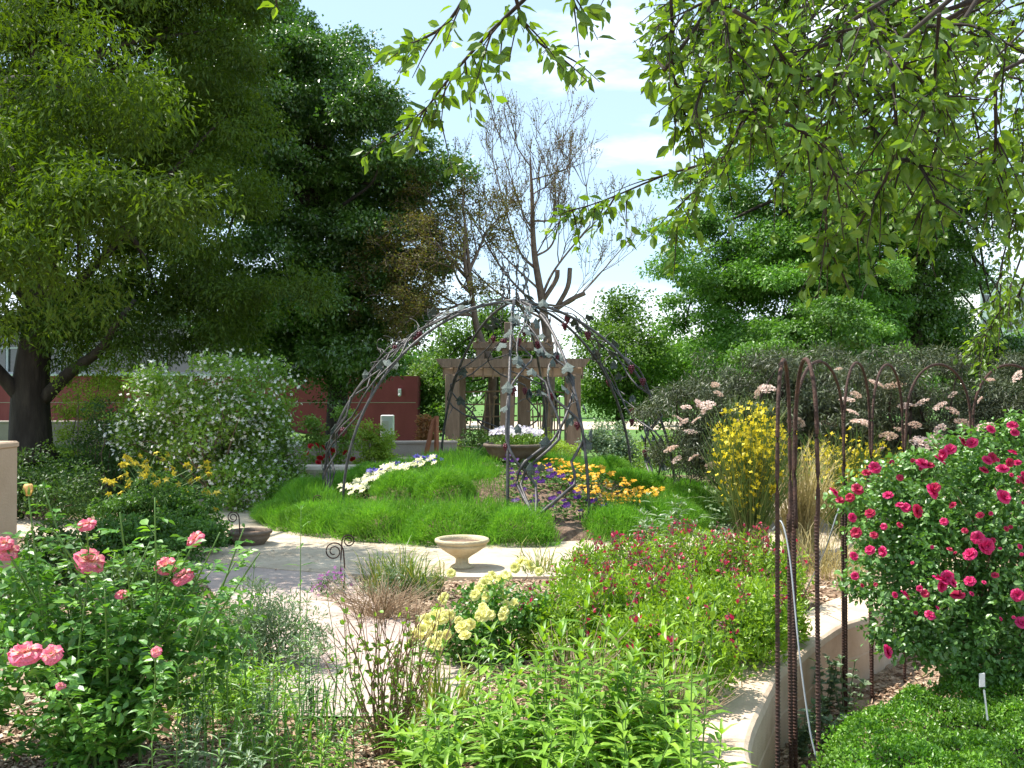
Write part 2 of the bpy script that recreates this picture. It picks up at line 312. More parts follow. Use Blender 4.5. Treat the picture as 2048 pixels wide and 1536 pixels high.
# ---- plants
def crown(g, blobs, clumps, leaves, rc, L, Wd, T=T_DIA, droop=.35, flat=.72, bias=2.6, shade=True, zmin=None, jit=.45, out=.5, bough=0, nb=0):
    """blobs: list (centre, radii). Leaf clumps spread through the blobs, most of them near the outside"""
    cs = A([b[0] for b in blobs]); rs = A([b[1] for b in blobs])
    w = rs[:, 0] * rs[:, 2]; w = w / w.sum(); pick = rg.choice(len(blobs), clumps, p=w)
    cc = cs[pick] + rdir(clumps) * rs[pick] * (rg.random((clumps, 1)) ** (1 / bias))
    if bough:      # clumps sit on the tops and outer sides of boughs, with hollows in between
        wb = rs[:, 0] * rs[:, 2]; pk = rg.choice(len(blobs), nb, p=wb / wb.sum()); bc = cs[pk] + rdir(nb) * rs[pk] * (.72 + .28 * rg.random((nb, 1)))
        br = bough * rg.uniform(.6, 1.35, nb); m = int(clumps * .8); k = rg.choice(nb, m, p=br ** 2 / (br ** 2).sum())
        dd = rdir(m); dd[:, 2] = np.where(dd[:, 2] < -.15, -dd[:, 2], dd[:, 2]); ax = nrm(bc[k] - cs[pk][k]); dd = nrm(dd + ax * .5)
        cc[:m] = bc[k] + dd * br[k, None] * A([1, 1, .62]) * (.75 + .25 * rg.random((m, 1)))
        rest = clumps - m; cc[m:] = cs[pick[m:]] + rdir(rest) * rs[pick[m:]] * .75 * rg.random((rest, 1)) ** .5
    if zmin is not None: cc = cc[cc[:, 2] > zmin]
    nC = len(cc); rcl = rc * rg.uniform(.55, 1.35, nC)
    nl = np.maximum(3, (leaves * (rcl / rc) ** 2 * rg.uniform(.5, 1.4, nC)).astype(int))
    idx = np.repeat(np.arange(nC), nl); n = len(idx)
    d = rdir(n); d[:, 2] = d[:, 2] * .8 + .12
    sc = rg.uniform(.7, 1.35, (nC, 3)); sc[:, 2] *= flat
    P = cc[idx] + d * (rg.random((n, 1)) ** .55) * rcl[idx, None] * sc[idx]
    D = d * out + rdir(n) * .6; D[:, 2] -= droop
    Nn = rdir(n) * .75 + d * .35; Nn[:, 2] += .9
    s = rg.uniform(1 - jit, 1 + jit * .6, n)
    tone = np.clip(rg.normal(.5, .2, nC)[idx] * .55 + rg.random(n) * .45, 0, 1)
    if zmin is not None: P[:, 2] = np.maximum(P[:, 2], zmin * .5 + .03)
    stamp(g, T, P, D, Nn, L * s, Wd * s, tone)
    return cc
def limbs(g, base, tips, r0, k=5, sag=.15, rt=.012):
    for t in tips:
        v = t - base; l = np.linalg.norm(v)
        m1 = base + v * .35 + A([0, 0, l * sag]) + rg.normal(size=3) * l * .05; m2 = base + v * .7 + A([0, 0, l * sag * .7]) + rg.normal(size=3) * l * .05
        p = spline([base, m1, m2, t], 24 if l > 1.2 else 9); tube(g, p, np.linspace(r0, rt, len(p)), k)
def tree(name, label, base, trunk_pts, r0, blobs, mt, clumps, leaves, rc, L, Wd, droop=.35, nl=26, group=None, lean=.6, bark='bark', T=T_DIA, bias=2.6, cat='tree', flare=True, bough=0, nb=0):
    t = thing(name, label, cat, base, group)
    g = G(); cc = crown(g, blobs, clumps, leaves, rc, L, Wd, T, droop, bias=bias, bough=bough, nb=nb); g.build('crown', mt, t)
    g = G(); tp = spline([base] + list(trunk_pts), 16); rr = np.linspace(r0, r0 * .35, len(tp))
    if flare: rr[0] *= 1.35
    tube(g, tp, rr, 10)
    sel = cc[rg.choice(len(cc), min(nl, len(cc)), replace=False)]
    for c in sel:
        i = int(rg.integers(len(tp) // 2, len(tp)))
        limbs(g, tp[i], [c], r0 * rg.uniform(.14, .3), 5, .08, r0 * .03 + .006)
    g.build('trunk', M[bark], t, True)
    return t
def pb(lst, d, rd=None, k=1.0):
    """blobs seen at px, py with radius rpx at distance d -> world blobs with real depth"""
    o = []
    for b in lst:
        px, py, rp = b[:3]; dd = b[3] if len(b) > 3 else d + rg.uniform(-1, 1) * (rd or 0) * .5
        r = rp / FPX * dd * k; o.append((P3(px, py, dd), A([r, r * 1.05, r * .92])))
    return o
def shrub(name, label, cat, base, blobs, mt, clumps, leaves, rc, L, Wd, T=T_DIA, droop=.1, stems=14, sr=.012, smat='twig', group=None, zmin=.04, bias=2.6, jit=.45):
    t = thing(name, label, cat, base, group); g = G()
    cc = crown(g, blobs, clumps, leaves, rc, L, Wd, T, droop, zmin=zmin, bias=bias, jit=jit); g.build('foliage', mt, t)
    g = G(); b = A(base, dtype=float) if False else np.array(base, float)
    for c in cc[rg.choice(len(cc), min(stems, len(cc)), replace=False)]:
        limbs(g, b + A([rg.normal() * .05, rg.normal() * .05, 0]), [c], sr, 5, .1, sr * .3)
    g.build('stems', M[smat], t, True); return t, cc
def petals(kind):
    """rose head: rings of cupped petals. returns G, radius 1 about the origin, facing +Z"""
    g = G(); rings = {'big': [(3, .34, 1.35, .40), (4, .55, 1.1, .52), (5, .80, .78, .62), (5, 1.0, .36, .72), (4, 1.05, .0, .70)],
                      'small': [(4, .35, 1.2, .4), (5, .65, .85, .5), (6, 1.0, .45, .6)]}[kind]
    m = 4
    for ri, (cnt, R, el, w) in enumerate(rings):
        for i in range(cnt):
            a = 2 * PI * (i + .37 * ri) / cnt + rg.normal() * .12; e = el + rg.normal() * .08
            u = np.linspace(0, 1, m)[:, None]; v = np.linspace(-1, 1, m)[None]
            wid = w * np.sin(np.clip(u * .8 + .12, 0, 1) * PI * .62) * 1.15; rad = R * u
            bend = el * (1 - .25 * u) + (.0 if ri < 2 else -.45 * u ** 2)
            x = rad * np.cos(bend) + .05 - .18 * w * (v ** 2) * u; z = rad * np.sin(bend) * 1.0 + .12 * (v ** 2) * u + rg.normal() * .02 + .05 * np.sin(v * 5 + ri) * u; y = wid * v
            X = x * math.cos(a) - y * math.sin(a); Y = x * math.sin(a) + y * math.cos(a)
            V = np.stack(np.broadcast_arrays(X, Y, z), -1).reshape(-1, 3)
            q = A([[r * m + c, r * m + c + 1, (r + 1) * m + c + 1, (r + 1) * m + c] for r in range(m - 1) for c in range(m - 1)])
            rr = np.clip(np.repeat(np.linspace(0, 1, m), m) * .95 + .03 * ri + rg.normal() * .05, 0, 1)
            g.add(V, [q], rr)
    return g
PROTO = thing('proto', 'x', 'x')          # emptied again at the end
def proto(g, name, mt, smooth=True):
    o = g.build(name, mt, None, smooth); o['kind'] = 'proto'; return o
def unproto(o): bpy.data.objects.remove(o)

# ---------------------------------------------------------------- ground, walls, paths
WALL = A([(.80, -3), (.84, 1.5), (.92, 3.2), (1.03, 4.27), (1.137, 4.68), (1.32, 5.15), (1.54, 5.68), (1.745, 6.0), (1.96, 6.35), (2.26, 6.79), (2.50, 7.03), (2.87, 7.5), (3.4, 7.95), (4.3, 8.35), (6.5, 8.7), (11, 8.9), (16, 8.9)])
wl = spline(np.c_[WALL, np.zeros(len(WALL))], 128)[:, :2]
def in_low(x, y):
    x = np.asarray(x, float); y = np.asarray(y, float)
    xe = np.interp(y, wl[:, 1], wl[:, 0]); ok = (y < np.interp(x, wl[:, 0], wl[:, 1], left=-99)) if True else None
    return (x > xe) & (y < 8.9) & ((y < 7.9) | (y < np.interp(x, WALL[:, 0], WALL[:, 1])))
LOW = -.42
CX, CY, CR = -.22, 13.35, 3.02
def mound_z(x, y):
    r = np.hypot(x - CX, y - CY) / CR
    return .04 + .64 * np.clip(1 - r ** 2, 0, 1) ** 1.2 - .07 * np.exp(-((r - .66) / .07) ** 2)
def berm(x, y):
    s = lambda v: np.clip(v, 0, 1) ** 2 * (3 - 2 * np.clip(v, 0, 1))
    return .5 * s((-x - 4.6) / 2.0) * s((y - 14) / 3.0)
def gz(x, y):
    return np.where(in_low(x, y), LOW, berm(x, y))
xs = np.unique(np.concatenate([np.linspace(-400, -20, 14), np.linspace(-20, -4, 33), np.linspace(-4, 6, 101), np.linspace(6, 20, 29), np.linspace(20, 400, 14)]))
ys = np.unique(np.concatenate([np.linspace(-60, -2, 10), np.linspace(-2, 10, 121), np.linspace(10, 30, 41), np.linspace(30, 900, 20)]))
X, Y = np.meshgrid(xs, ys); inner = in_low(X + .24, Y - .10)
Z = np.where(inner, LOW, berm(X, Y) - .0) + rg.normal(size=X.shape) * .006 * (np.abs(Y) < 30)
g = G(); nx = len(xs); i, j = np.meshgrid(np.arange(len(ys) - 1), np.arange(nx - 1), indexing='ij')
F = np.stack([i * nx + j, i * nx + j + 1, (i + 1) * nx + j + 1, (i + 1) * nx + j], -1).reshape(-1, 4)
cyy = Y[:-1, :-1].ravel(); cxx = X[:-1, :-1].ravel(); far = (cyy > 19.5) | ((cxx < -4.5) & (cyy > 13)) | (cxx > 14) | (cxx < -14)
g.add(np.stack([X, Y, Z], -1).reshape(-1, 3), [F[~far]], .5, 0); g.F.append((F[far], 1))
tag(g.build('ground', [M['mulch'], M['lawn']], None, True), kind='structure')

def ribbon(name, mt, L1, L2, z, kind='structure', th=.05):
    g = G(); n = len(L1); V = np.vstack([np.c_[L1, np.full(n, z)], np.c_[L2, np.full(n, z)], np.c_[L1, np.full(n, z - th)], np.c_[L2, np.full(n, z - th)]])
    a = np.arange(n - 1)
    g.add(V, [np.stack([a, a + n, a + n + 1, a + 1], -1), np.stack([a, a + 1, a + 1 + 2 * n, a + 2 * n], -1), np.stack([a + n, a + 3 * n, a + 3 * n + 1, a + n + 1], -1)])
    return tag(g.build(name, mt, None, False), kind=kind)
aa = np.linspace(0, 2 * PI, 97)
n_ = lambda a, f, b: CR + f * np.sin(a * b)
ribbon('path', M['concrete'], np.c_[CX + 2.7 * np.cos(aa), CY + 2.7 * np.sin(aa)], np.c_[CX + 4.75 * np.cos(aa), CY + 4.75 * np.sin(aa)], .032)
# branch of the path that comes toward the viewer
la = spline([(-3.6, 9.9, 0), (-2.75, 8.7, 0), (-2.35, 7.9, 0), (-1.75, 6.8, 0), (-1.35, 5.8, 0), (-1.2, 4.9, 0)], 30)[:, :2]
lb = spline([(-1.55, 9.0, 0), (-1.3, 8.4, 0), (-1.05, 7.6, 0), (-.55, 6.6, 0), (-.25, 5.6, 0), (-.15, 4.9, 0)], 30)[:, :2]
ribbon('walkway', M['mauve'], la, lb, .026)
ribbon('side_path', M['concrete'], spline([(-4.2, 12.3, 0), (-6, 12.8, 0), (-8, 12.6, 0)], 8)[:, :2], spline([(-3.7, 10.5, 0), (-6, 11.2, 0), (-8, 11.2, 0)], 8)[:, :2], .028)
ribbon('far_path', M['concrete'], A([(-3, 60.), (22, 58.)]), A([(-3, 46.), (22, 45.)]), .02)
ribbon('pergola_path', M['concrete'], A([(-.3, 18.), (-.3, 26.)]), A([(1.4, 18.), (1.4, 26.)]), .03)
# curved retaining wall with a broad cap
T_ = nrm(np.gradient(np.c_[wl, np.zeros(len(wl))], axis=0))[:, :2]; Nw = np.c_[-T_[:, 1], T_[:, 0]]
root = thing('retaining_wall', 'curved peach stucco retaining wall with a broad pale cap beside the salvia', 'wall', (1.5, 5.6, 0))
g = G(); n = len(wl)
wob = rg.normal(size=n) * .0012
prof = [(-.0, LOW - .05), (0, -.008), (.012, .022), (.03, .034), (.40, .034), (.43, .02), (.43, -.1)]
V = np.vstack([np.c_[wl + Nw * (a + (wob[:, None] if b > -.1 and a < .1 else 0)), np.full(n, b)] for a, b in prof])
a = np.arange(n - 1); q = [np.stack([a + k * n, a + (k + 1) * n, a + 1 + (k + 1) * n, a + 1 + k * n], -1) for k in range(1, 6)]
g.add(V, q); g.build('cap', M['stucco'], root, False)
g = G(); V = np.vstack([np.c_[wl + Nw * .006, np.full(n, z)] for z in (LOW - .05, -.225, -.215, -.0)]); V[n:2 * n, :2] += 0; V[2 * n:3 * n, :2] += Nw * .004
g.add(V, [np.stack([a + k * n, a + 1 + k * n, a + 1 + (k + 1) * n, a + (k + 1) * n], -1) for k in range(3)]); g.build('wall_face', M['stucco'], root, False)

# mulch chips, sprinkled where bare mulch shows
def chips(n, x0, x1, y0, y1, name, s=1.0, zf=gz, keep=None):
    P = np.c_[rg.uniform(x0, x1, n), rg.uniform(y0, y1, n)]
    if keep is not None: P = P[keep(P[:, 0], P[:, 1])]
    n = len(P); Pz = np.c_[P, zf(P[:, 0], P[:, 1]) + rg.uniform(.004, .022, n)]
    D = rdir(n); D[:, 2] *= .3; Nn = rdir(n) * .45; Nn[:, 2] += 1
    g = G(); T = (A([[-.5, -.4, 0], [.45, -.5, 0], [.5, .45, 0], [-.4, .5, 0], [-.5, -.4, .25], [.45, -.5, .25], [.5, .45, .25], [-.4, .5, .25]]), [A([[4, 5, 6, 7], [0, 1, 5, 4], [1, 2, 6, 5], [2, 3, 7, 6], [3, 0, 4, 7]])])
    stamp(g, T, Pz, D, Nn, rg.uniform(.02, .055, n) * s, rg.uniform(.008, .022, n) * s, None, 0, rg.uniform(.012, .02, n) * s)
    return tag(g.build(name, M['chip']), 'loose wood chip mulch lying over the beds', 'mulch', kind='stuff')
onpath = lambda x, y: (np.hypot(x - CX, y - CY) < 4.8) | ((y > 4.9) & (y < 9.5) & (x > np.interp(y, la[::-1, 1], la[::-1, 0])) & (x < np.interp(y, lb[::-1, 1], lb[::-1, 0])))
chips(26000, -2.6, 1.2, 3.2, 6.2, 'wood_chips', 1.0, keep=lambda x, y: (x < np.interp(y, wl[:, 1], wl[:, 0]) - .45) & ~onpath(x, y))
chips(9000, -2.6, 2.8, 6.2, 9.5, 'wood_chips', 1.2, keep=lambda x, y: (x < np.interp(y, wl[:, 1], wl[:, 0]) - .45) & ~onpath(x, y))
chips(9000, 1.2, 4.2, 3.4, 8.2, 'wood_chips', 1.0, zf=lambda x, y: np.full(len(x), LOW), keep=lambda x, y: in_low(x, y))

# ---------------------------------------------------------------- planted mound under the dome
g = G(); rr_ = np.linspace(0, 1, 26); ang = np.linspace(0, 2 * PI, 73)[:-1]
R2, A2 = np.meshgrid(rr_, ang, indexing='ij'); x = CX + CR * .93 * R2 * np.cos(A2); y = CY + CR * .93 * R2 * np.sin(A2)
V = np.stack([x, y, np.where(R2 > .97, 0, mound_z(x, y) + rg.normal(size=x.shape) * .01)], -1).reshape(-1, 3); k = 72
i = np.arange(25)[:, None] * k; j = np.arange(k)[None]; g.add(V, [np.stack([i + j, i + (j + 1) % k, i + k + (j + 1) % k, i + k + j], -1).reshape(-1, 4)])
tag(g.build('bed_mound', M['soil'], None, True), kind='structure')
def bare(x, y):
    dx, dy = x - CX, y - CY; r = np.hypot(dx, dy); a = np.degrees(np.arctan2(dy, dx)); wv = 4 * np.sin(r * 4)
    front = (a > -84 + wv) & (a < -58 + wv) & (r > .35) & (r < 2.55)
    notch = (a > -76.5) & (a < -68.5) & (r > 2.0)
    right = (a > -60 + wv) & (a < -20 + wv) & (r > .75) & (r < 2.42)
    b = np.where(a < 0, a + 360, a); left = (b > 194) & (b < 217) & (r > .75) & (r < 2.1)
    return front | notch | right | left
def feather(n):
    a = rg.uniform(0, 2 * PI, n); r = CR * np.sqrt(rg.random(n)) * (1 + .035 * np.sin(a * 9) + .03 * np.sin(a * 17)) ; x = CX + r * np.cos(a); y = CY + r * np.sin(a)
    k = ~bare(x, y) & ~((np.hypot(x - (.02), y - 13.2) < .25)); x, y, r, a = x[k], y[k], r[k], a[k]; n = len(x)
    # tufts: the length swells and dips over the bed
    h = .25 + .06 * np.sin(x * 5.1 + 1) * np.sin(y * 4.3) + .045 * np.sin(x * 11 + y * 3) * np.sin(y * 9 - x * 4) + rg.normal(size=n) * .03
    aa2 = np.degrees(np.arctan2(y - CY, x - CX)); h *= np.where(((b_ := np.where(aa2 < 0, aa2 + 360, aa2)) > 205) & (b_ < 238) & (r > .8), .5, 1); h *= np.where((np.hypot(x - .05, y - 13.2) < 1.35) & (abs(x - .1) < .62) & (y < 13.7), .5, 1); h += .10 * ((aa2 < -88) & (aa2 > -135) & (r < 2.1)) * np.sin(np.clip(r / 2.1, 0, 1) * PI)
    q = r / CR; ring = np.exp(-((q - .84) / .11) ** 2); val = np.exp(-((q - .62) / .07) ** 2)      # outer cushion, a dip, the inner hump
    cush = np.abs(np.sin(a * 8.5 + .4 * np.sin(a * 3))) ** .6 * .09 * ring + np.abs(np.sin(x * 4.1 + y * 1.3) * np.sin(y * 4.6 - x)) ** .5 * .10 * (q < .66)
    h = np.maximum(h * .75 + .11 * ring - .17 * val + cush, .05)
    rim = np.clip((r / CR - .86) / .14, 0, 1)
    D = np.c_[np.cos(a) * (.18 + 1.5 * rim), np.sin(a) * (.18 + 1.5 * rim), np.ones(n)] + rg.normal(size=(n, 3)) * .40
    D[:, 0] += .16 * np.sin(x * 7 + y * 2); D[:, 1] += .16 * np.cos(y * 6 - x)
    st = (rg.random(n) ** .7) * .45 * h * (1 - rim)
    P = np.c_[x, y, mound_z(x, y)] + nrm(D) * st[:, None] * 1.25
    Nn = rdir(n); s = h * rg.uniform(.38, .68, n)
    return P, D, Nn, s
g = G(); P, D, Nn, s = feather(70000)
stamp(g, T_BLADE, P, D, Nn, s * .8, .004 + .003 * rg.random(len(P)), np.clip(rg.normal(.3, .2, len(P)), 0, 1))
PP, DD, SS, TT = [], [], [], []
def cushion(cx, cy, Rr, H, n):
    th = np.arccos(1 - rg.random(n) * .98); ph = rg.uniform(0, 2 * PI, n); lump = 1 + .10 * np.sin(ph * 3 + cx * 9) * np.sin(th * 2) + .05 * np.sin(ph * 7 + cy * 5)
    nv = np.c_[np.sin(th) * np.cos(ph), np.sin(th) * np.sin(ph), np.cos(th)]; p = np.c_[cx + Rr * lump * nv[:, 0], cy + Rr * lump * nv[:, 1], np.maximum(.0, float(mound_z(A(cx), A(cy))) - .04) + H * lump * nv[:, 2]]
    k = ~bare(p[:, 0], p[:, 1]); p = p[k]; nv = nv[k]; m = len(p); d = nv * .9 + rg.normal(size=(m, 3)) * .38; d[:, 2] += .45
    L_ = rg.uniform(.05, .125, m) * (1 + .5 * (rg.random(m) < .06)); PP.append(p - nrm(d) * L_[:, None] * .45); DD.append(d); SS.append(L_); TT.append(np.clip(rg.normal(.5 + rg.normal() * .10, .24, m), 0, 1))
cs_ = []
for i in range(25): a_ = i * 2 * PI / 25 + rg.normal() * .05; cs_.append((a_, CR * (.86 + rg.normal() * .02), rg.uniform(.34, .48), rg.uniform(.24, .33)))
for i in range(17): a_ = i * 2 * PI / 17 + rg.normal() * .1; cs_.append((a_, CR * (.56 + rg.normal() * .04), rg.uniform(.34, .48), rg.uniform(.20, .30)))
for i in range(7): a_ = i * 2 * PI / 7 + rg.normal() * .1; cs_.append((a_, CR * .27, rg.uniform(.3, .4), rg.uniform(.15, .2)))
for a_, r_, Rr, H in cs_:
    x_, y_ = CX + r_ * math.cos(a_), CY + r_ * math.sin(a_)
    if abs(x_ - .1) < .6 and 11.9 < y_ < 13.7: H *= .5
    if 200 < math.degrees(a_) % 360 < 235 and r_ > 2: H *= .7
    if not bare(A(x_), A(y_)): cushion(x_, y_, Rr, H, int(5200 * Rr / .4 * (1.0 if math.sin(a_) < .3 else .6)))
P, D, s = np.vstack(PP), np.vstack(DD), np.concatenate(SS); Nn = rdir(len(P)); TT = np.concatenate(TT)
n = 14000; a = rg.uniform(0, 2 * PI, n); k = ~((np.degrees(a) - 360 > -76.5) & (np.degrees(a) - 360 < -69)); a = a[k]; n = len(a); r = CR * rg.uniform(.90, 1.03, n)
stamp(g, T_BLADE, np.c_[CX + r * np.cos(a), CY + r * np.sin(a), rg.uniform(.01, .12, n)], np.c_[np.cos(a) * .5, np.sin(a) * .5, np.ones(n)] + rg.normal(size=(n, 3)) * .45, rdir(n), rg.uniform(.1, .22, n), .005, np.clip(rg.normal(.4, .2, n), 0, 1))
stamp(g, T_BLADE, P, D, Nn, s, .0045 + .003 * rg.random(len(P)), TT)
n = 120000; idx = rg.integers(0, len(P), n); tt = rg.uniform(.45, 1, n)[:, None]   # side leaflets give the feathery nap
stamp(g, T_DIA, P[idx] + nrm(D[idx]) * s[idx, None] * tt, nrm(D[idx]) * .7 + rdir(n) * .8, rdir(n), rg.uniform(.02, .042, n), .0045, np.clip(rg.normal(.6, .22, n), 0, 1))
tag(g.build('feathery_groundcover', M['lf_grass']), 'fine bright green feathery ground cover clothing the round mound', 'ground cover', kind='stuff')

# pansies: one of each colour, then copies
def pansy(name, label, colour, mt, group, hs=.055):
    t = thing(name, label, colour, (0, 0, 0), group); g = G()
    n = 26; P = np.c_[rg.normal(size=(n, 2)) * .05, rg.uniform(.0, .09, n)]
    D = rdir(n); D[:, 2] = abs(D[:, 2]) * .5; Nn = rdir(n) * .5; Nn[:, 2] += 1; stamp(g, T_LEAF, P, D, Nn, .045, .028); g.build('leaves', M['lf_col'], t)
    for q in range(3):
        f = G(); c = A([rg.normal() * .05, rg.normal() * .05, .11 + rg.random() * .05]); dirn = nrm(A([rg.normal() * .4, -.6 + rg.normal() * .3, .75]))
        stamp(f, T_STAR5, c[None], np.cross(dirn, A([1, 0, 0.]))[None], dirn[None], A([hs * .62]), A([hs * .62]), A([rg.random()]), 0, A([hs * .4]))
        stamp(f, T_STAR4, (c + dirn * .006)[None], np.cross(dirn, A([1, 0.3, 0.]))[None], dirn[None], A([hs * .36]), A([hs * .36]), A([rg.random()]), 0, A([hs * .4]))
        f.build('flower', mt, t)
    return t
def strew(t, pts, label, j=(.8, 1.35)):
    for i, (x, y) in enumerate(pts):
        z = float(mound_z(A(x), A(y))); 
        if i == 0: t.location = (x, y, z); continue
        dup(t, (x, y, z), rg.uniform(-.7, .7), rg.uniform(*j))
def sector(n, a0, a1, r0, r1, mind=.085):
    o = []; tries = 0
    while len(o) < n and tries < 6000:
        tries += 1; a = math.radians(rg.uniform(a0, a1)); r = math.sqrt(rg.uniform(r0 ** 2, r1 ** 2)); p = (CX + r * math.cos(a), CY + r * math.sin(a))
        if all((p[0] - q[0]) ** 2 + (p[1] - q[1]) ** 2 > mind ** 2 for q in o): o.append(p)
    return o
strew(pansy('orange_pansy', 'orange pansy in the drift on the right slope of the green mound', 'pansy', M['p_org'], 'orange pansies on the mound', .052), sector(100, -60, -20, .85, 2.42, .09), '')
strew(pansy('purple_pansy', 'purple pansy in the bare mulch pocket at the front of the mound', 'pansy', M['p_pur'], 'purple pansies on the mound', .046), sector(46, -84, -60, .45, 2.5, .15), '')
strew(pansy('cream_pansy', 'cream pansy in the thin strip on the left slope of the mound', 'pansy', M['p_whi'], 'cream pansies on the mound', .065), sector(60, 196, 215, .95, 2.1, .075), '')
strew(pansy('blue_pansy', 'blue pansy at the upper end of the cream strip on the mound', 'pansy', M['p_blue'], 'blue pansies on the mound', .06), sector(13, 195, 207, .8, 1.7, .12), '')

# ---------------------------------------------------------------- grape dome
AX, AY, AZ = .04, 13.2, 2.84
root = thing('grape_dome', 'openwork wrought iron dome with metal grapevines arching over the mound', 'garden arbor', (AX, AY, .3))
feet = {'L': [(-2.50, 13.1), (-2.10, 12.35)], 'F': [(-.05, 11.0), (.86, 11.1)], 'R': [(2.18, 13.3), (1.77, 14.7)], 'B': [(.55, 15.3), (-1.1, 15.2)]}
def rib_pt(f, t):
    """t 0 at the foot, 1 at the apex"""
    th = t * PI / 2; fx, fy = f; fz = .12
    return A([AX + (fx - AX) * math.cos(th) ** 1.12, AY + (fy - AY) * math.cos(th) ** 1.12, fz + (AZ - fz) * math.sin(th) ** .93])
def dome_pt(k, u, t, lift=0):
    p = rib_pt(feet[k][0], t) * (1 - u) + rib_pt(feet[k][1], t) * u
    if lift: p = p + nrm(p - A([AX, AY, .6])) * lift
    return p
for kk in 'LFRB':
    for f in feet[kk]:
        g = G(); p = A([rib_pt(f, t) for t in np.linspace(0, .985, 34)]); tube(g, p, .019, 8); g.build('rib', M['iron'], root, True)
g = G(); tube(g, A([[AX + .16 * math.cos(a), AY + .16 * math.sin(a), AZ] for a in np.linspace(0, 2 * PI, 17)]), .018, 6, cap=False); g.build('crown_ring', M['iron'], root, True)
# metal leaf and grape prototypes
def vineleaf():
    g = G(); lob = [(0, 0), (-.15, .32), (.10, .50), (.30, .42), (.42, .58), (.62, .38), (.70, .30), (1.0, 0), (.70, -.30), (.62, -.38), (.42, -.58), (.30, -.42), (.10, -.50), (-.15, -.32)]
    V = [(x, y, -.12 * (abs(y) / .5) ** 1.5 + .06 * math.sin(x * 6)) for x, y in lob] + [(.35, 0, .05)]
    V2 = [(x, y, z - .03) for x, y, z in V]; n = len(lob); c = n
    F = [[i, (i + 1) % n, c] for i in range(n)]; F2 = [[(i + 1) % n + n + 1, i + n + 1, c + n + 1] for i in range(n)]; F3 = [[i, i + n + 1, (i + 1) % n + n + 1, (i + 1) % n] for i in range(n)]
    g.add(A(V + V2), [A(F), A(F2), A(F3)]); return g
LEAF = proto(vineleaf(), 'leaf', M['ironleaf'], False)
def sph(g, c, r, k=8, n=5):
    lathe(g, c, [(r * math.sin(PI * i / n) + 1e-4, -r * math.cos(PI * i / n)) for i in range(n + 1)], k)
g = G()
for z, cnt, R in ((0, 5, .35), (-.3, 6, .42), (-.6, 4, .32), (-.9, 3, .2), (-1.2, 1, 0)):
    for q in range(cnt): sph(g, (R * math.cos(q * 6.28 / cnt + z), R * math.sin(q * 6.28 / cnt + z), z), .24)
GRAPE = proto(g, 'grape_cluster', M['grape'])
nleaf = {'F': 50, 'L': 22, 'R': 22, 'B': 10}; ngr = {'F': 9, 'L': 6, 'R': 10, 'B': 3}
for kk in 'LFRB':
    g = G()
    stem0 = dome_pt(kk, .38, 0); stem0[2] = .05
    if kk == 'F': stem0 = A([.27, 10.62, .03])
    vines = []
    for b in range(4):
        u0 = .4; tgt = [.05, .9, .35, .7][b]; ph = rg.uniform(0, 6); pts = [stem0 + A([0, 0, 0]), stem0 + A([-.02, .02, .26])]
        for t in np.linspace(.10, .96, 16):
            u = np.clip(tgt * min(1, t * 3) + .4 * (1 - min(1, t * 3)) + .30 * math.sin(t * 13 + ph) + rg.normal() * .07, -.02, 1.02)
            pts.append(dome_pt(kk, u, t, .03 + rg.normal() * .035))
        p = spline(pts, 48); vines.append(p); tube(g, p, np.linspace(.020 if kk == 'F' else .015, .006, len(p)), 6)
    for b in range(16):   # tendrils and side twigs
        v = vines[b % 4]; i = int(rg.integers(10, len(v) - 8)); s0 = v[i]; d = nrm(rg.normal(size=3)); q = [s0]
        for s in range(4): q.append(q[-1] + d * .06 + rg.normal(size=3) * .03)
        tube(g, spline(q, 9), np.linspace(.008, .004, 9 if len(spline(q, 9)) == 9 else len(spline(q, 9))), 5)
    g.build('vine', M['iron'], root, True)
    for b in range(nleaf[kk]):
        v = vines[b % 4]; i = int(len(v) * rg.uniform(.16 if kk != 'F' else .2, .86)) - 1; p = v[i] + rg.normal(size=3) * .07
        out = nrm(p - A([AX, AY, .9])); e = Vector(out).to_track_quat('Z', 'X').to_euler()
        place(LEAF, root, p + out * .03, (e.x + rg.normal() * .3, e.y + rg.normal() * .3, e.z + rg.uniform(-1, 1)), rg.uniform(.09, .15))
    for b in range(ngr[kk]):
        v = vines[(b + 1) % 4]; i = int(len(v) * rg.uniform(.18, .8)); place(GRAPE, root, v[i] + A([0, 0, -.05]), (0, 0, rg.uniform(0, 6)), rg.uniform(.06, .075))
# finial: wavy uprights above the crown
g = G()
for q in range(9):
    a = q * 2 * PI / 9; R = .17; h = rg.uniform(.45, .68)
    p = [A([AX + R * math.cos(a) + .018 * math.sin(t * 14 + q), AY + R * math.sin(a) + .018 * math.cos(t * 11), AZ + t * h]) for t in np.linspace(0, 1, 12)]
    p += [p[-1] + A([-.05 * math.cos(a), -.05 * math.sin(a), .05])]; tube(g, p, np.linspace(.011, .006, len(p)), 5)
for h in (.18, .42):
    tube(g, A([[AX + .17 * math.cos(a), AY + .17 * math.sin(a), AZ + h + .03 * math.sin(a * 4)] for a in np.linspace(0, 2 * PI, 20)]), .006, 5, cap=False)
n = 90; P = A([AX, AY, AZ]) + np.c_[(lambda a: np.c_[np.cos(a), np.sin(a)] * .17)(rg.uniform(0, 6.28, n)), rg.uniform(.05, .6, n)]
stamp(g, T_LEAF, P, rdir(n), rdir(n), .05, .035); g.build('finial', M['iron'], root)

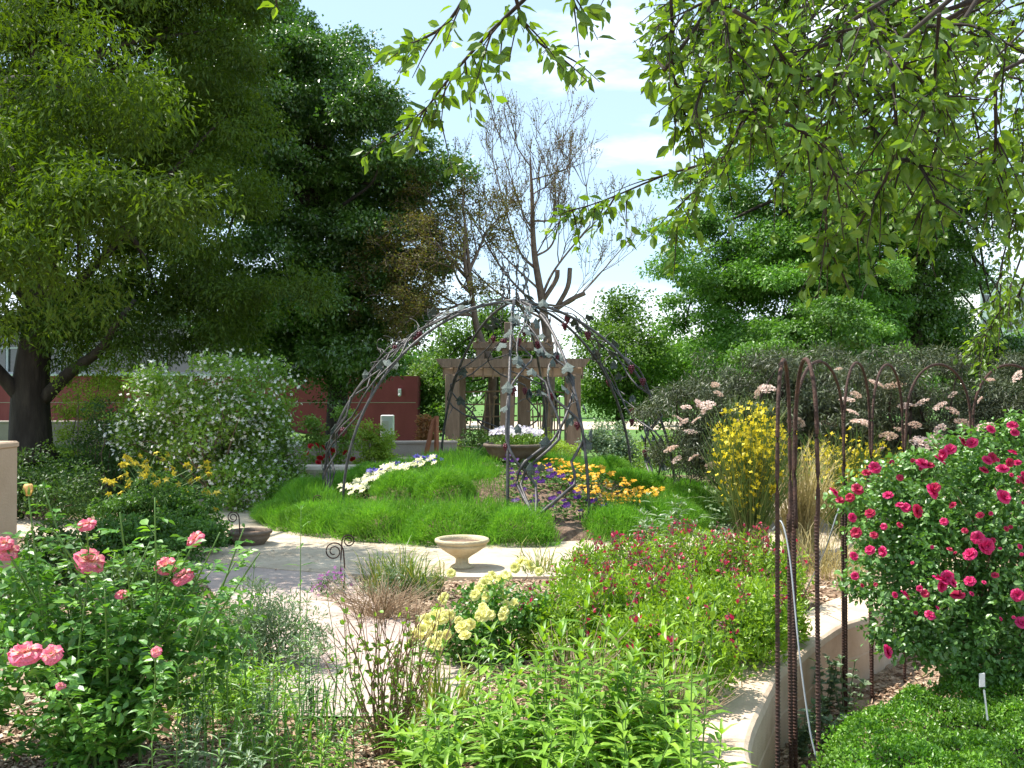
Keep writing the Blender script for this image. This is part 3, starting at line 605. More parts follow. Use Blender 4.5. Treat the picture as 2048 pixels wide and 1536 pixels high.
# ---------------------------------------------------------------- pots, bench, ornaments
def urn(name, label, c, R, prof, mt, cat='planter', lobes=0, group=None):
    t = thing(name, label, cat, c, group); g = G(); lathe(g, c, [(a * R, b * R) for a, b in prof], 40, lobes=lobes, lamp=.015 if lobes else 0); g.build('bowl', mt, t, True)
    g = G(); lathe(g, (c[0], c[1], c[2] + prof[-1][1] * R + .004), [(0.0005, 0), (prof[-1][0] * R, 0)], 24); g.build('soil', M['soil'], t); return t
BOWL = [(0, 0), (.42, 0), (.46, .06), (.40, .12), (.26, .2), (.24, .42), (.34, .52), (.62, .72), (.90, .95), (.97, 1.05), (.93, 1.10), (1.0, 1.14), (1.06, 1.20), (1.05, 1.30), (.98, 1.33), (.90, 1.31), (.86, 1.22), (.84, 1.12)]
DISH = [(0, 0), (.55, 0), (.60, .05), (.72, .20), (.88, .40), (.96, .56), (.93, .62), (1.02, .66), (1.06, .74), (1.03, .80), (.92, .82), (.86, .74), (.84, .62)]
c = GP(924, 1142); urn('stone_urn', 'pale cast stone urn on a narrow foot standing in front of the mound', (c[0], c[1], .03), .235, [(a, b * .86) for a, b in BOWL], M['caststone'])
c = GP(500, 1094); urn('clay_bowl', 'low brown clay bowl on the path left of the mound', (c[0], c[1], .0), .22, DISH, M['darkstone'], lobes=12)
c = P3(828, 960, 16.7); urn('stone_bowl', 'pale cast stone bowl standing behind the left shoulder of the mound', (c[0], c[1], 0.03), .30, [(a, b * 1.3) for a, b in BOWL], M['caststone'])
# pedestal bowl with white flowers on the top of the mound
pc = P3(1032, 915, 13.5); pc = A([pc[0], 13.5, .55])
t = thing('pedestal_bowl', 'wide dark clay bowl on a short stand at the crown of the mound', 'planter', pc)
g = G(); lathe(g, pc, [(0, .0), (.20, 0), (.22, .03), (.12, .07), (.09, .12), (.13, .17)], 24); g.build('foot', M['darkstone'], t, True)
g = G(); lathe(g, pc + A([0, 0, .15]), [(.0, .0), (.22, .01), (.34, .06), (.39, .13), (.415, .19), (.44, .20), (.45, .225), (.44, .245), (.40, .245), (.39, .2)], 40); g.build('bowl', M['darkstone'], t, True)
g = G(); lathe(g, pc + A([0, 0, .36]), [(.0005, 0), (.40, 0)], 24); g.build('soil', M['soil'], t)
f = thing('white_petunias', 'mass of white and lilac flowers filling the wide bowl on top of the mound', 'flowers', pc + A([0, 0, .37]))
g = G(); crown(g, [(pc + A([0, 0, .43]), A([.36, .34, .11]))], 150, 26, .055, .035, .018); g.build('leaves', M['lf_white'], f)
g = G(); n = 620; a = rg.uniform(0, 6.28, n); r = .37 * np.sqrt(rg.random(n)); P = pc + np.c_[r * np.cos(a), r * np.sin(a), .50 + .09 * np.sqrt(np.clip(1 - (r / .39) ** 2, 0, 1)) + rg.normal(size=n) * .02]
Nn = rdir(n) * .5; Nn[:, 2] += 1; Nn[:, 1] -= .5; stamp(g, T_STAR5, P, rdir(n), Nn, .024, .024, None, 0, .018); g.build('blossoms', M['p_lil'], f)

def scroll(name, label, foot, h, flip=1, mt='rebar', R=.085):
    t = thing(name, label, 'garden stake', foot, 'iron scroll stakes by the path'); g = G(); p = [A(foot), A(foot) + A([.01 * flip, 0, h * .5]), A(foot) + A([0, 0, h])]
    p = list(spline(p, 8)); c = p[-1] + A([-R * flip, 0, 0]); 
    for a in np.linspace(0, 3.6 * PI, 44): rr = R * (1 - a / (3.6 * PI) * .72); p.append(c + A([rr * math.cos(a) * flip, 0, rr * math.sin(a)]))
    tube(g, p, np.linspace(.0065, .005, len(p)), 6); g.build('scroll', M[mt], t, True)
    return t
def sc_at(px, py, d, **k): q = P3(px, py, d); return (q[0], q[1], .0), q[2]
for (px, py, d, fl, R, lab) in ((687, 1103, 8.1, 1, .078, 'rusty iron scroll stake curling left in the bed before the stone urn'), (684, 1082, 8.3, -1, .055, 'smaller iron scroll stake curling right just behind the larger one'),
                            (478, 1035, 9.9, 1, .06, 'thin iron scroll stake rising over the brown clay bowl'), (645, 1000, 11.9, 1, .06, 'iron scroll stake at the left edge of the feathery mound'), (896, 1010, 11.0, 1, .035, 'tiny iron scroll stake poking out of the front of the mound'), (600, 970, 13.2, 1, .06, 'dark iron scroll stake in front of the stone bench')):
    ft, zt = sc_at(px, py, d); scroll('scroll_stake', lab, ft, zt, fl, R=R)
# bench
bc = A([-2.75, 15.3, 0.0]); t = thing('stone_bench', 'curved pale stone bench beside the red rose bush behind the path', 'bench', bc)
g = G(); aa3 = np.linspace(-.42, .42, 15); ro, ri = 1.75, 1.35
def arc(R, z): return np.c_[bc[0] + R * np.sin(aa3), bc[1] + 1.5 - R * np.cos(aa3), np.full(15, z)]
V = np.vstack([arc(ro, .42), arc(ro + .02, .47), arc(ro, .52), arc(ri, .52), arc(ri - .02, .47), arc(ri, .42)]); a = np.arange(14)
qs = [np.stack([a + k * 15, a + 1 + k * 15, a + 1 + ((k + 1) % 6) * 15, a + ((k + 1) % 6) * 15], -1) for k in range(6)]
g.add(V, qs + [A([[0, 15, 30, 45, 60, 75]]), A([[89, 74, 59, 44, 29, 14]])]); g.build('seat', M['benchstone'], t)
for s in (-.3, .3):
    g = G(); p = A([bc[0] + 1.55 * math.sin(s), bc[1] + 1.5 - 1.55 * math.cos(s), .21]); box(g, p, (.16, .3, .42), -s, bev=.02); g.build('leg', M['benchstone'], t)

n = 900; a = rg.uniform(0, 6.28, n); r = rg.uniform(3.0, 4.7, n); k = rg.random(n) < .55; x = np.where(k, CX + r * np.cos(a), rg.uniform(-2.4, -.6, n)); y = np.where(k, CY + r * np.sin(a), rg.uniform(5.6, 9, n)); g = G(); Nn = rdir(n) * .3; Nn[:, 2] += 1; D = rdir(n); D[:, 2] *= .15
stamp(g, T_DIA, np.c_[x, y, np.full(n, .042)], D, Nn, rg.uniform(.015, .045, n), rg.uniform(.008, .02, n)); tag(g.build('leaf_litter', M['chip']), 'dry leaf litter and crumbs of mulch scattered over the paths', 'litter', kind='stuff')
# low walls and pillar
def wallthing(name, label, a, b, h, th, mt, z0=0, capm=None, cap=.05):
    a = A(a, dtype=float) if False else np.array(a, float); b = np.array(b, float); m = (a + b) / 2; l = np.linalg.norm(b - a); rz = math.atan2(b[1] - a[1], b[0] - a[0])
    t = thing(name, label, 'wall', (m[0], m[1], z0)); g = G(); box(g, (m[0], m[1], z0 + (h - cap) / 2), (l, th, h - cap), rz); g.build('wall_body', mt, t)
    g = G(); box(g, (m[0], m[1], z0 + h - cap / 2), (l + .02, th + .04, cap), rz, bev=.012); g.build('cap', capm or mt, t); return t
q = P3(0, 885, 7.2); wallthing('garden_wall', 'square end of a tan stucco wall at the left edge of the garden', (-6.7, 7.3), (-3.70, 7.3), q[2], .3, M['tanpillar'])
wallthing('low_wall', 'long low grey retaining wall under the left shade tree', (-14.5, 20.5), (-5.0, 20.5), .62, .3, M['greywall'], .45)
wallthing('low_wall', 'low grey wall behind the stone bench and red roses', (-4.4, 17.4), (-1.0, 17.9), .78, .3, M['greywall'])
# wooden handrail
t = thing('handrail', 'short reddish timber handrail beside the pergola steps', 'handrail', P3(862, 930, 17.4) * A([1, 1, 0]))
for (a, b) in (((873, 832), (873, 948)), ((868, 838), (853, 905)), ((853, 905), (852, 948))):
    g = G(); tube(g, np.linspace(P3(*a, 17.4), P3(*b, 17.4), 3), .042, 4); g.build('rail' if a[0] == 868 else 'post', M['redwood'], t)

# rebar trellis arches
def arch(label, f0, f1, top=1.80, r=.0095):
    f0 = np.array([*f0, LOW]); f1 = np.array([*f1, LOW]); m = (f0 + f1) / 2; t = thing('rebar_arch', label, 'trellis', m, 'rusted rebar arches along the curved wall')
    u = (f1 - f0); w = np.linalg.norm(u[:2]); u = u / w; hw = w / 2 * .92
    for s, f in ((-1, f0), (1, f1)):
        g = G(); lean = rg.normal(size=2) * .012; zt = rg.uniform(.95, 1.15); p = np.linspace(f, A([f[0] + lean[0], f[1] + lean[1], zt]), 3)
        tube(g, p, r, 8)
        nr = 85; z = np.linspace(LOW + .02, zt - .02, nr); tt = (z - LOW) / (zt - LOW)     # deformation ribs of the bar
        for zi, ti in zip(z, tt):
            c = f[:2] + lean * ti; a = np.arange(8) * PI / 4; ring = lambda R, dz: np.c_[c[0] + R * np.cos(a), c[1] + R * np.sin(a), zi + dz + .002 * np.cos(a)]
            V = np.vstack([ring(r * .9, -.0045), ring(r * 1.25, -.0015), ring(r * 1.25, .0015), ring(r * .9, .0045)]); i = np.arange(3)[:, None] * 8; j = np.arange(8)[None]
            g.add(V, [np.stack([i + j, i + (j + 1) % 8, i + 8 + (j + 1) % 8, i + 8 + j], -1).reshape(-1, 4)])
        g.build('leg', M['rebar'], t, False)
    g = G(); pts = []
    for s in np.linspace(-1, 1, 30):
        th = s * PI / 2; pts.append(m[:3] * A([1, 1, 0]) + u * hw * math.sin(th) * A([1, 1, 0]) + A([0, 0, top - .42 + .42 * math.cos(th) ** .9 * 1.0]))
    pts = [A([f0[0] * 1, f0[1], .9]) + u * .03, A([pts[0][0] - u[0] * .02, pts[0][1] - u[1] * .02, 1.15])] + pts + [A([pts[-1][0] + u[0] * .02, pts[-1][1] + u[1] * .02, 1.15]), A([f1[0], f1[1], .9]) - u * .03]
    tube(g, spline(pts, 110), r * .98, 8); g.build('arc', M['rebar'], t, True)
    return t
arch('narrow rebar arch nearest the broad path, leftmost of the row', (1.21, 4.55), (1.43, 5.12), 1.77, .0098)
arch('nearest rebar arch, its thick right leg in front of the hedge', (1.45, 4.72), (1.49, 5.25), 1.78, .0105)
arch('rebar arch behind the two nearest ones, wide and half overlapped by them', (1.56, 5.55), (2.10, 6.28), 1.80)
arch('narrow rebar arch fourth along, just left of the red rose bush', (2.06, 6.2), (2.42, 6.72), 1.81)
arch('narrow rebar arch fifth along, at the left flank of the red rose bush', (2.38, 6.6), (2.80, 7.12), 1.81)
arch('wide rebar arch rising behind the left half of the red rose bush', (2.76, 7.02), (3.38, 7.30), 1.82)
arch('wide rebar arch at the right edge, behind the red rose bush', (3.32, 7.22), (3.95, 7.32), 1.82)
t = thing('grey_wire', 'bent grey wire looping down between the rebar legs', 'wire', (1.45, 4.9, LOW)); g = G()
tube(g, spline([P3(1545, 1060, 5.0), P3(1563, 1044, 4.95), P3(1580, 1120, 4.85), P3(1598, 1300, 4.7), P3(1618, 1450, 4.6), P3(1632, 1515, 4.55)], 40), .0042, 6); g.build('strand', M['wire'], t, True)
t = thing('plant_stake', 'pale thin stake leaning right among the salvia beside the rebar', 'stake', GP(1598, 1210)); g = G()
tube(g, spline([GP(1598, 1210), P3(1650, 1100, 6.6), P3(1684, 1003, 6.5), P3(1725, 955, 6.6)], 20), .0055, 6); g.build('rod', M['wire'], t, True)
t = thing('plant_tag', 'white plastic plant tag standing in the clipped box hedge', 'plant tag', P3(1968, 1430, 4.5)); g = G()
tube(g, [P3(1975, 1440, 4.5), P3(1968, 1380, 4.5)], .004, 6); box(g, P3(1964, 1360, 4.5), (.028, .006, .06), .3); g.build('label_blade', M['white'], t)

# ---------------------------------------------------------------- pergola
PY = 20.8
root = thing('pergola', 'brown timber pergola in two tiers with stick lattice behind the mound', 'pergola', (.1, PY + .7, 0))
zT = P3(0, 718, PY)[2]
def pl(px, d=PY): return P3(px, 790, d)[0]
for px, dy in ((905, 0), (1014, 0), (1147, 0), (918, 1.5), (1048, 1.5), (1142, 1.5)):
    g = G(); box(g, (pl(px, PY + dy), PY + dy, (zT - .33) / 2), (.29, .29, zT - .33), bev=.012); g.build('post', M['wood'], root)
g = G(); box(g, ((pl(886) + pl(1166)) / 2, PY + .1, zT - .265), (pl(1166) - pl(886), .09, .16), bev=.006)
box(g, ((pl(890) + pl(1160)) / 2, PY + 1.6, zT - .265), (pl(1160) - pl(890), .09, .16), bev=.006); g.build('lower_beam', M['sunlitwood'], root)
x0, x1 = pl(872), pl(1180)
for yy in (PY - .22, PY + 1.85):
    g = G(); V = A([(x0, 0, .0), (x1, 0, 0), (x1 - .13, 0, -.18), (x0 + .13, 0, -.18)]); VV = np.vstack([V + A([0, yy, zT]), V + A([0, yy + .07, zT])])
    g.add(VV, [A([[3, 2, 1, 0], [4, 5, 6, 7], [0, 1, 5, 4], [1, 2, 6, 5], [2, 3, 7, 6], [3, 0, 4, 7]])]); g.build('fascia', M['wood'], root)
for i in range(15):
    g = G(); x = x0 + .16 + (x1 - x0 - .32) * i / 14; box(g, (x, PY + .8, zT - .10), (.045, 2.06, .16)); 
    box(g, (x, PY - .02, zT - .30), (.03, .10, .24)); g.build('rafter', M['wood'], root)
z2 = P3(0, 683, PY)[2]
for px in (960, 1012, 1085):
    g = G(); box(g, (pl(px), PY + .25, (zT + z2 - .14) / 2 + .0), (.17, .17, z2 - .14 - zT), bev=.008); g.build('upper_post', M['wood'], root)
for yy in (PY + .15, PY + 1.2):
    g = G(); box(g, ((pl(945) + pl(1108)) / 2, yy, z2 - .07), (pl(1108) - pl(945), .08, .14), bev=.006); g.build('upper_beam', M['wood'], root)
for i in range(7):
    g = G(); box(g, (pl(955) + (pl(1098) - pl(955)) * i / 6, PY + .7, z2 + .03), (.05, 1.5, .06)); g.build('upper_rafter', M['wood'], root)
z3 = P3(0, 640, PY)[2]
for px in (1017, 1072):
    g = G(); box(g, (pl(px), PY + .7, (z2 + .06 + z3) / 2), (.19, .19, z3 - z2 - .06), bev=.01); g.build('finial_post', M['wood'], root)
for a, b in ((925, 1034), (1062, 1128)):    # stick lattice panels between the rear posts
    g = G(); xa, xb = pl(a, PY + 1.5), pl(b, PY + 1.5); z0, z1 = .55, P3(0, 784, PY + 1.5)[2]
    for z in np.linspace(z0, z1, 5): tube(g, spline([A([xa, PY + 1.5, z]), A([(xa + xb) / 2, PY + 1.5, z + rg.normal() * .02]), A([xb, PY + 1.5, z + rg.normal() * .02])], 8), .020, 6)
    for x in np.linspace(xa + .08, xb - .08, 9):
        zz = rg.uniform(z0 - .3, z0); zt = z1 - abs(rg.normal()) * .25; tube(g, spline([A([x, PY + 1.46, zz]), A([x + rg.normal() * .02, PY + 1.46, (zz + zt) / 2]), A([x + rg.normal() * .03, PY + 1.46, zt])], 8), .018, 6)
    sph(g, (xa + (xb - xa) * .6, PY + 1.42, 1.55), .05); g.build('stick_lattice', M['stick'], root, True)

# ---------------------------------------------------------------- buildings
DB = 30.0
def bx_(px): return (px - 1024) / FPX * DB
root = thing('red_building', 'dark red stucco building with a band of windows behind the left trees', 'building', (bx_(300), DB, 0))
zt = P3(0, 752, DB)[2]; xl, xm, xr = -24, bx_(640), bx_(835)
g = G(); box(g, ((xl + xr) / 2, DB + 3, zt / 2), (xr - xl, 6, zt)); g.build('wall', M['redwall'], root)
g = G(); box(g, ((xl + xr) / 2 , DB - .006, zt - .8), (xr - xl - .1, .012, .02)); g.build('joint', M['greywall'], root)
g = G(); box(g, ((xl + xm) / 2, DB + .28, zt + .03), (xm - xl, .7, .06)); g.build('sill', M['frame'], root)
zw = zt + .06; hw = 1.5
g = G(); box(g, ((xl + xm) / 2, DB + 4, zw + hw / 2 + .0), (xm - xl - .2, 6, hw)); g.build('upper_wall', M['greywall'], root)
g = G(); box(g, ((xl + xm) / 2, DB + 3.9, zw + hw + .15), (xm - xl + .8, 7.4, .3)); g.build('roof', M['roof'], root)
nb = 11; wx = (xm - xl - .2) / nb
for i in range(nb):
    x = xl + .1 + wx * (i + .5); w = G()
    for (cx, cz, sx_, sz_) in ((x - wx / 2 + .04, zw + hw / 2, .07, hw - .02), (x, zw + .05, wx - .08, .07), (x, zw + hw * .55, wx - .08, .05), (x, zw + hw - .05, wx - .08, .07), (x, zw + hw / 2, .05, hw - .15)):
        box(w, (cx, DB + .93, cz), (sx_, .1, sz_))
    fo = w.build('window', M['frame'], root); w = G(); box(w, (x, DB + .97, zw + hw / 2), (wx - .1, .03, hw - .1)); w.build('pane', M['pane'], fo)
q = P3(775, 880, 27); t = thing('utility_cabinet', 'pale metal utility cabinet against the red wall', 'cabinet', (q[0], 27, 0)); g = G(); z1 = P3(0, 830, 27)[2]
box(g, (q[0], 27, z1 / 2), (.34, .3, z1), bev=.02); g.build('cabinet_body', M['white'], t); g = G(); box(g, (q[0] - .05, 26.84, z1 * .55), (.2, .02, z1 * .6)); g.build('door', M['cream'], t)
q = P3(800, 783, DB); t = thing('wall_lamp', 'small grey lamp on the red wall near its right corner', 'lamp', q); g = G(); box(g, q + A([0, -.06, 0]), (.09, .12, .16), bev=.01); sph(g, q + A([0, -.1, -.1]), .05); g.build('housing', M['frame'], t)
def farblock(name, label, px0, px1, py0, d, mt, rows, cols):
    a, b = P3(px0, py0, d), P3(px1, py0, d); h = a[2]; t = thing(name, label, 'building', ((a[0] + b[0]) / 2, d, 0)); g = G(); box(g, ((a[0] + b[0]) / 2, d + 8, h / 2), (b[0] - a[0], 16, h)); g.build('wall', mt, t)
    g = G(); box(g, ((a[0] + b[0]) / 2, d + 8, h + .2), (b[0] - a[0] + .6, 16.6, .4)); g.build('roof', M['cream'], t)
    for r in range(rows):
        for c in range(cols):
            w = G(); x = a[0] + (b[0] - a[0]) * (c + .5) / cols; z = h - 2 - r * 3.2; box(w, (x, d - .05, z), ((b[0] - a[0]) / cols * .55, .14, 1.6)); w.build('window', M['pane'], t)
farblock('hotel_block', 'cream multi-storey block showing between leaves at the right edge', 1960, 2075, 572, 130, M['white'], 4, 5)
farblock('low_block', 'beige block with a stepped top seen beyond the right trees', 1885, 1945, 606, 140, M['cream'], 2, 2)

# ---------------------------------------------------------------- trees
b = P3(62, 905, 16.5); b[2] = .5
tree('shade_tree', 'huge dark olive green shade tree with a thick dark trunk at the left', b,
     [b + A([0, 0, 1.4]), b + A([.25, 0, 3.2]), b + A([.8, -.6, 6])], .36,
     pb([(70, 60, 235), (300, 40, 205), (420, 60, 110), (250, 250, 230), (40, 320, 200), (430, 320, 110), (200, 470, 200), (400, 490, 110), (300, 590, 110), (410, 620, 65), (500, 370, 50), (-260, 200, 330), (-200, 480, 230), (330, -200, 260), (0, -260, 300), (180, 610, 90), (130, 640, 80), (230, 670, 70), (330, 680, 60), (420, 690, 55), (500, 660, 60), (530, 600, 60), (470, 560, 60), (60, 560, 80, 9.4), (-40, 600, 90, 9.4), (60, 330, 130, 9.6), (180, 420, 110, 9.4), (240, 520, 80, 9.5), (-60, 380, 150, 9.6), (90, 180, 120, 10)], 16.5, 2.5),
     M['lf_left'], 5400, 92, .36, .095, .030, droop=.5, nl=46, T=T_DIA, bias=2.0, bough=.70, nb=300)
g = G(); lt = [o for o in bpy.data.objects if o.name == 'shade_tree'][0]
p = spline([P3(85, 800, 16.5), P3(140, 745, 16.2), P3(200, 700, 15.7), P3(235, 645, 15.4), P3(270, 600, 15.6)], 20); tube(g, p, np.linspace(.12, .03, len(p)), 8)
p = spline([P3(50, 800, 16.5), P3(20, 770, 16.3), P3(-40, 700, 16)], 10); tube(g, p, np.linspace(.16, .08, len(p)), 8); g.build('limb', M['bark'], lt, True)
b = P3(672, 880, 25); b[2] = 0
tree('evergreen_tree', 'tall dark glossy evergreen tree between the shade tree and the sky', b, [b + A([0, 0, 2.5]), b + A([-.6, 0, 6]), b + A([-1.6, 0, 10])], .30,
     pb([(495, 30, 85), (510, 110, 85), (600, 130, 85), (700, 240, 60), (800, 400, 70), (860, 380, 40), (840, 300, 45), (720, 160, 35), (640, 110, 40), (450, 180, 120), (600, 160, 75), (560, 250, 110), (690, 215, 55), (540, 380, 150), (670, 320, 105), (790, 320, 62), (740, 430, 100), (830, 400, 58), (600, 500, 150), (730, 560, 105), (560, 640, 120), (690, 660, 105), (790, 540, 70), (650, 720, 60), (670, 780, 45), (380, 250, 120), (400, 560, 120), (505, -40, 45), (820, 640, 50)], 25, 3.5),
     M['lf_mid'], 4600, 84, .34, .10, .06, droop=.35, nl=40, bough=.75, nb=330, bias=2.0)
b = P3(1620, 850, 27); b[2] = 0
tree('broadleaf_tree', 'large bright green broadleaf tree right of the dome', b, [b + A([0, 0, 3]), b + A([.2, 0, 6]), b + A([.2, 0, 9])], .28,
     pb([(1565, 285, 55), (1590, 370, 90), (1660, 340, 90), (1700, 440, 130), (1445, 420, 75), (1380, 520, 60), (1400, 370, 30), (1530, 320, 60), (1490, 510, 115), (1610, 510, 130), (1400, 590, 80), (1480, 640, 110), (1620, 650, 130), (1340, 640, 50), (1700, 600, 100), (1560, 740, 90), (1430, 720, 70)], 27, 3),
     M['lf_right'], 2300, 85, .35, .10, .062, droop=.3, nl=34, bough=.8, nb=150)
b = P3(1830, 850, 29); b[2] = 0
tree('broadleaf_tree', 'second green broadleaf tree behind the right end of the rebar row', b, [b + A([0, 0, 3]), b + A([.2, 0, 6]), b + A([.2, 0, 8])], .28,
     pb([(1830, 360, 90), (1900, 440, 75), (1830, 470, 110), (1900, 540, 45), (1790, 580, 110), (1850, 650, 75), (1760, 690, 100), (1880, 700, 60), (1960, 740, 60), (2040, 760, 70)], 29, 3),
     M['lf_mid'], 1700, 85, .38, .11, .07, droop=.3, nl=24, bough=.85, nb=110)
b = P3(1660, 800, 19); b[2] = 0
tree('sapling_tree', 'smaller fresh green tree in front of the large right hand tree', b, [b + A([0, 0, 1.5]), b + A([0, 0, 2.5])], .08,
     pb([(1660, 640, 48), (1650, 690, 70), (1720, 710, 55), (1590, 700, 42), (1510, 720, 40), (1810, 560, 30), (1760, 740, 60)], 19, 1),
     M['lf_right'], 420, 75, .2, .075, .045, droop=.35, nl=16, bough=.32, nb=40)
b = P3(1240, 850, 34); b[2] = 0
tree('pale_tree', 'pale green airy tree low against the cloud right of the dome', b, [b + A([0, 0, 2]), b + A([0, 0, 4])], .18,
     pb([(1235, 630, 50), (1200, 690, 60), (1270, 700, 75), (1180, 760, 55), (1340, 720, 60), (1230, 780, 70), (1300, 800, 60)], 34, 2),
     M['lf_far'], 330, 95, .55, .12, .08, droop=.25, nl=22)
b = P3(990, 840, 31); b[2] = 0
tree('pale_tree', 'sunlit green tree glimpsed through the bare branches behind the pergola', b, [b + A([0, 0, 2]), b + A([0, 0, 4])], .18,
     pb([(985, 640, 45), (940, 690, 70), (1010, 700, 50), (880, 760, 60), (1060, 720, 40), (900, 830, 50), (840, 800, 50)], 31, 2),
     M['lf_far'], 260, 95, .5, .11, .08, droop=.25, nl=22)
# distant tree line, each its own tree
far = [(-30, 50, 170), (140, 52, 170), (300, 55, 160), (470, 48, 150), (600, 52, 120), (730, 46, 110), (860, 50, 90), (980, 62, 60), (1110, 70, 50), (1245, 66, 60), (1370, 50, 110), (1480, 46, 130), (1600, 50, 130), (1720, 47, 120), (1840, 52, 120), (1950, 48, 110), (2060, 50, 130)]
side = {0: 'leftmost', 5: 'left'}
fl = ['far tree behind the trunk of the left shade tree', 'far tree behind the windows of the red building, left of the flowering shrub', 'far tree above the white flowering shrub', 'far tree behind the right half of the white flowering shrub', 'far tree left of the evergreen trunk', 'far tree above the right corner of the red wall', 'far tree left of the pergola', 'small far tree seen over the pergola roof', 'small far tree beyond the right lattice of the pergola', 'small far tree low behind the right ribs of the dome', 'far tree at the left end of the dark elder shrub', 'far tree behind the yellow broom', 'far tree behind the nearest rebar arches', 'far tree behind the narrow rebar arches', 'far tree behind the wide rebar arch', 'far tree beneath the beige block', 'far tree beneath the cream hotel block, rightmost']
for i, (px, d, r) in enumerate(far):
    b = P3(px, 840, d); b[2] = 0; h = r / FPX * d
    bl = [(A([b[0] + rg.normal() * h * .4, d + rg.normal(), 1.2 + h * rg.uniform(.2, .95)]), A([h * .45, h * .45, h * .4])) for _ in range(6)]
    tree('distant_tree', fl[i], b, [b + A([0, 0, 1.2]), b + A([0, 0, h * .8])], .22, bl, M['lf_right'] if i % 3 else M['lf_mid'], 150, 70, .7, .20, .14, nl=10, group='distant trees along the skyline')

# bare tree with sparse buds, and the bronze budding one
def branchy(g, p, d, l, r, depth, tips, spread=.42, up=.12, kmin=3):
    q = [p]; dd = d.copy(); n = 4
    for i in range(n): dd = nrm(dd + rg.normal(size=3) * .13 + A([0, 0, up * .5])); q.append(q[-1] + dd * l / n)
    tube(g, q, np.linspace(r, r * .68, n + 1), 5 if r > .03 else 3, cap=False)
    if depth == 0: tips.append(np.array(q)); return
    tips.append(np.array(q)[2:])
    for i in range(int(rg.integers(2, 4)) + (1 if depth > 2 else 0)):
        k = rg.integers(2, n + 1); nd = nrm(dd + rdir(1)[0] * spread * 1.5 + A([0, 0, up]))
        branchy(g, q[k], nd, l * rg.uniform(.62, .82), max(.0065, r * .58), depth - 1, tips, spread, up)
b = P3(1090, 860, 25); b[2] = 0
t = thing('bare_tree', 'tall nearly leafless tree with sparse buds and sawn-off limbs behind the dome', 'tree', b)
g = G(); tips = []
main = spline([b, P3(1100, 740, 25), P3(1085, 610, 25), P3(1068, 500, 25), P3(1064, 390, 25), P3(1060, 315, 25)], 40); tube(g, main, np.interp(np.linspace(0, 1, len(main)), [0, .4, 1], [.15, .10, .02]), 8)
for k in range(20, len(main) - 2, 3): branchy(g, main[k], nrm(rdir(1)[0] * .9 + A([0, 0, .6])), .95, .022, 3, tips, .42, .2)
tgt = [((940, 430), 25.5, .04, 620), ((1180, 450), 25, .045, 600), ((1130, 400), 24.4, .035, 520), ((1000, 380), 24.5, .04, 540), ((870, 470), 26, .035, 640), ((1250, 490), 25.5, .032, 610), ((900, 380), 25, .03, 580), ((1010, 320), 25.4, .03, 460), ((1110, 330), 25, .03, 450)]
for (pp, dd, r, y0) in tgt:
    p0 = main[np.argmin(abs(main[:, 2] - P3(1080, y0, 25)[2]))]
    e = P3(*pp, dd); p = spline([p0, p0 * .55 + e * .45 + A([0, 0, -.25]) + rg.normal(size=3) * .2, e], 14); tube(g, p, np.linspace(r, r * .4, len(p)), 6)
    for k in (5, 8, 11, 14):
        if k < len(p): branchy(g, p[k], nrm(p[-1] - p[0]) * .7 + rdir(1)[0] * .6 + A([0, 0, .45]), .95, r * .40, 3, tips, .42, .2)
for c in (((1087, 600), (1112, 560), (1115, 540)), ((1110, 620), (1135, 575), (1140, 536)), ((1110, 620), (1140, 600), (1170, 586))):
    tube(g, spline([P3(*q, 25) for q in c], 8), .06, 7)
g.build('trunk', M['twig'], t, True)
allp = np.vstack(tips); n = 5200; P = allp[rg.integers(0, len(allp), n)] + rg.normal(size=(n, 3)) * .05; g = G(); stamp(g, T_DIA, P, rdir(n), rdir(n), .055, .03); g.build('buds', M['lf_bud'], t)
b = P3(955, 860, 23); b[2] = 0
t = thing('budding_tree', 'spreading tree with bronze green buds left of the bare tree', 'tree', b)
g = G(); tips = []; p0 = P3(945, 600, 23); mb = spline([b, P3(985, 760, 23), P3(955, 660, 23), p0, P3(935, 500, 23), P3(925, 400, 23)], 40); tube(g, mb, np.linspace(.12, .02, len(mb)), 8)
P00 = p0
for (pp, dd, r) in (((930, 440), 23, .08), ((820, 500), 23, .06), ((790, 590), 22.6, .05), ((970, 470), 23.4, .06), ((860, 430), 23.5, .05), ((850, 620), 22.4, .05), ((770, 540), 23.2, .045), ((900, 520), 22, .05)):
    p0 = mb[int(rg.integers(18, len(mb) - 10))]; e = P3(*pp, dd); p = spline([p0, p0 * .5 + e * .5 + rg.normal(size=3) * .18, e], 12); tube(g, p, np.linspace(r * .8, r * .35, len(p)), 6)
    for k in (4, 6, 8, 10, 12):
        if k < len(p): branchy(g, p[k], nrm(e - p0) * .9 + rdir(1)[0] * .6 + A([0, 0, .1]), .62, r * .36, 3, tips, .6, .0)
g.build('trunk', M['twig'], t, True)
allp = np.vstack(tips); n = 16000; P = allp[rg.integers(0, len(allp), n)] + rg.normal(size=(n, 3)) * .07; g = G(); stamp(g, T_DIA, P, rdir(n), rdir(n), .075, .035); g.build('buds', M['lf_bud'], t)

